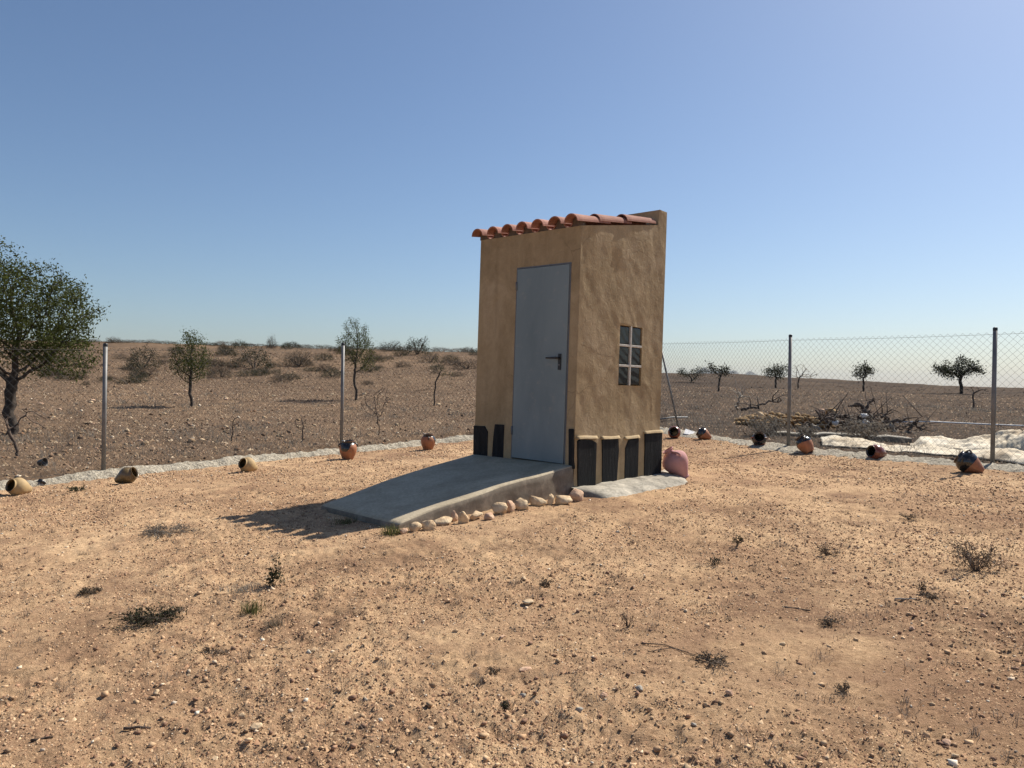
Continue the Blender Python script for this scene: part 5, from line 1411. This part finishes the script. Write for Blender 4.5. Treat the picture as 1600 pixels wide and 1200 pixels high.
# cream sheet
def make_cloth():
    m, nt, b = new_mat('cream_sheet'); v = objco(nt)
    c = ramp(nt, noise_tex(nt, 1.5, 7, 0.65, v, 0.6), [(0.30, (0.42, 0.31, 0.19)), (0.46, (0.62, 0.53, 0.39)), (0.7, (0.76, 0.70, 0.57))])
    nt.links.new(c, b.inputs['Base Color']); b.inputs['Roughness'].default_value = 0.8
    bump(nt, b, noise_tex(nt, 7, 6, 0.6, v, 1.0), 0.35, 0.04)
    return m
M['cloth'] = make_cloth()
def cloth(label, top, bot, seed, hgt, name='plastic_sheet'):
    nu, nv = 170, 36
    tx = [q[0] for q in top]; bx = [q[0] for q in bot]
    PB, PT, HH = [], [], []
    for i in range(nu + 1):
        f = i / nu
        b0 = bx[0] + (bx[-1] - bx[0]) * f; pxx = tx[0] + (tx[-1] - tx[0]) * f
        pb_ = on_ground(b0, np.interp(b0, bx, [q[1] for q in bot])); pt_ = at_depth(pxx, np.interp(pxx, tx, [q[1] for q in top]), pb_.y + 0.55)
        PB.append(pb_[:2]); PT.append(pt_[:2]); HH.append(max(0.03, pt_.z - float(base_z(np.array([pt_.x]), np.array([pt_.y]))[0])))
    PB, PT, HH = np.array(PB)[:, None], np.array(PT)[:, None], np.array(HH)[:, None]
    v = np.linspace(0, 1, nv + 1)[None, :]
    P = PB + (PT - PB) * (v * 1.5)[..., None]
    X, Y = P[..., 0], P[..., 1]
    P[..., 1] = Y - 0.16 * fbm2(X * 2.2, Y * 0, 3, seed + 9) * (1 - v)
    X, Y = P[..., 0], P[..., 1]
    prof = np.where(v < 0.667, np.sin(np.minimum(1, v * 1.5) * math.pi / 2) ** 0.8, np.maximum(0, np.cos((v - 0.667) / 0.333 * math.pi / 2)))
    A, B = X * 1.5, Y * 1.9
    nz = fbm2(A + 0.6 * B, B * 1.6 - 0.4 * A, 4, seed); rd = 1 - np.abs(fbm2(A * 1.3 + B, B * 2.2 - A * 0.5, 3, seed + 3)); r2 = 1 - np.abs(noise2(A * 3.1 - B, B * 3 + A, seed + 4))
    Z = ground_z(X, Y) + 0.02 + np.maximum(0, HH * prof * (1.05 + 0.6 * nz + 0.6 * (rd - 0.75)) + 0.03 * (r2 - 0.5) * np.minimum(1, prof * 3))
    F = [(i * (nv + 1) + j, (i + 1) * (nv + 1) + j, (i + 1) * (nv + 1) + j + 1, i * (nv + 1) + j + 1) for i in range(nu) for j in range(nv)]
    o = link(name, mesh_arrays(name, np.stack([X, Y, Z], -1).reshape(-1, 3), F, None, True), M['cloth']); tag(o, label, 'sheet')
    md = o.modifiers.new('solid', 'SOLIDIFY'); md.thickness = 0.006
cloth('long cream crumpled sheet lying along the right fence', [(1282, 686), (1300, 684), (1330, 690), (1355, 689), (1380, 698), (1440, 703), (1500, 706), (1560, 704), (1640, 712), (1760, 716)],
      [(1280, 697), (1330, 702), (1380, 706), (1440, 712), (1500, 716), (1560, 722), (1650, 732), (1770, 744)], 5, 0.2)
cloth('bulky folded cream sheet heaped behind the long one', [(1420, 700), (1438, 689), (1460, 690), (1490, 690), (1520, 688), (1550, 685), (1580, 681), (1660, 678), (1740, 690)],
      [(1418, 704), (1460, 705), (1500, 707), (1560, 707), (1660, 712), (1745, 716)], 15, 0.3)
# pale pipe, white slab, ground pole, black bits
def pipe(label, pxs, rad, mat, cat='pipe', name='pipe'):
    P = [on_ground(*q) + Vector((0, 0, rad + 0.05)) for q in pxs]; mb = MB(); mb.tube([tuple(p) for p in P], rad, 8); tag(mb.build(name, mat, None, True), label, cat)
pipe('long pale pipe lying across the right field', [(1395, 664), (1450, 664), (1540, 666), (1660, 671)], 0.018, M['white_rag'])
pipe('thin grey pole lying behind the right fence by the hut', [(1028, 659), (1050, 658), (1074, 656)], 0.018, M['steel'], 'pole', 'pole')
p = on_ground(1070, 681); mb = MB()
mb.add([(-.02, -.02, .03), (.12, -.10, .02), (.23, .03, .05), (.05, .16, .11), (-.02, -.02, .045), (.12, -.10, .035), (.23, .03, .065), (.05, .16, .125)], [(3, 2, 1, 0), (4, 5, 6, 7), (0, 1, 5, 4), (1, 2, 6, 5), (2, 3, 7, 6), (3, 0, 4, 7)])
o = mb.build('stone_slab', M['white_rag']); o.location = p; tag(o, 'thin white slab lying beside the red brown pot', 'slab')
for px, py, w, h, lab in ((61, 731, 15, 11, 'black plastic bucket lying behind the left kerb'), (63, 757, 14, 13, 'torn black plastic piece on the left kerb')):
    p = on_ground(px, py); s = px_size(w, p) / 2; mb = MB()
    if h == 11:
        mb.lathe([(0.0, 0.0), (s * 0.62, 0.0), (s * 0.85, s * 1.35), (s * 0.9, s * 1.35), (s * 0.86, s * 1.2), (s * 0.58, 0.04), (0, 0.04)], 18)
        o = mb.build('bucket', M['black_plastic'], None, True); o.location = p + Vector((0, 0, s * 0.7)); o.rotation_euler = (R(20), R(75), R(15))
    else:
        V, F = rock(7, 3, (s, s * 0.5, s * 0.75), 0.4, 6); mb.add(V, F); o = mb.build('plastic_scrap', M['black_plastic'], None, True); o.location = p + Vector((0, 0, s * 0.5))
    tag(o, lab, 'bucket' if h == 11 else 'scrap')
# bigger pale rocks in the left field
rg = np.random.default_rng(3)
for k in range(40):
    px, py = rg.uniform(0, 735), rg.uniform(612, 715)
    p = on_ground(px, py)
    if yard_dist(p.x, p.y) < 0.5: continue
    V, F = rock(1200 + k, 2, (1, .8, .55), 0.1, 10); s = px_size(rg.uniform(4, 8), p) * 0.6
    o = link('field_rock', mesh_arrays('field_rock', V * s, F), M['limestone'] if k % 2 else M['limestone_pink']); o.location = p + Vector((0, 0, s * 0.2))
    reg_w = next(t for lim, t in ((80, 'under the large almond tree'), (165, 'left of the first post'), (260, 'right of the first post'), (340, 'by the small round almond'), (440, 'above the third tan pot'), (535, 'left of the second post'), (620, 'right of the second post'), (999, 'above the pot near the hut')) if px < lim)
    tag(o, '%s rock in the left field, %s, %s' % ('cream' if k % 2 else 'pinkish', 'far up' if py < 640 else 'halfway' if py < 680 else 'close to the fence', reg_w), 'rock', 'pale rocks in the left field')

# ------------------------------------------------------------------ air
def build_haze():
    mb = MB(); mb.box((-14000, -14000, -80), (14000, 14000, 230))
    m = bpy.data.materials.new('air'); m.use_nodes = True; nt = m.node_tree
    nt.nodes.remove(nt.nodes['Principled BSDF'])
    v = nt.nodes.new('ShaderNodeVolumePrincipled'); v.inputs['Color'].default_value = (0.72, 0.84, 1.0, 1); v.inputs['Density'].default_value = 3.2e-5
    nt.links.new(v.outputs[0], nt.nodes['Material Output'].inputs['Volume'])
    tag(mb.build('haze', m), 'thin pale blue haze over the far land', 'haze', None, 'stuff')
build_haze()
#print('TRIS', sum(len(m.polygons) * (2 if len(m.polygons) and len(m.polygons[0].vertices) == 4 else 1) for m in bpy.data.meshes))
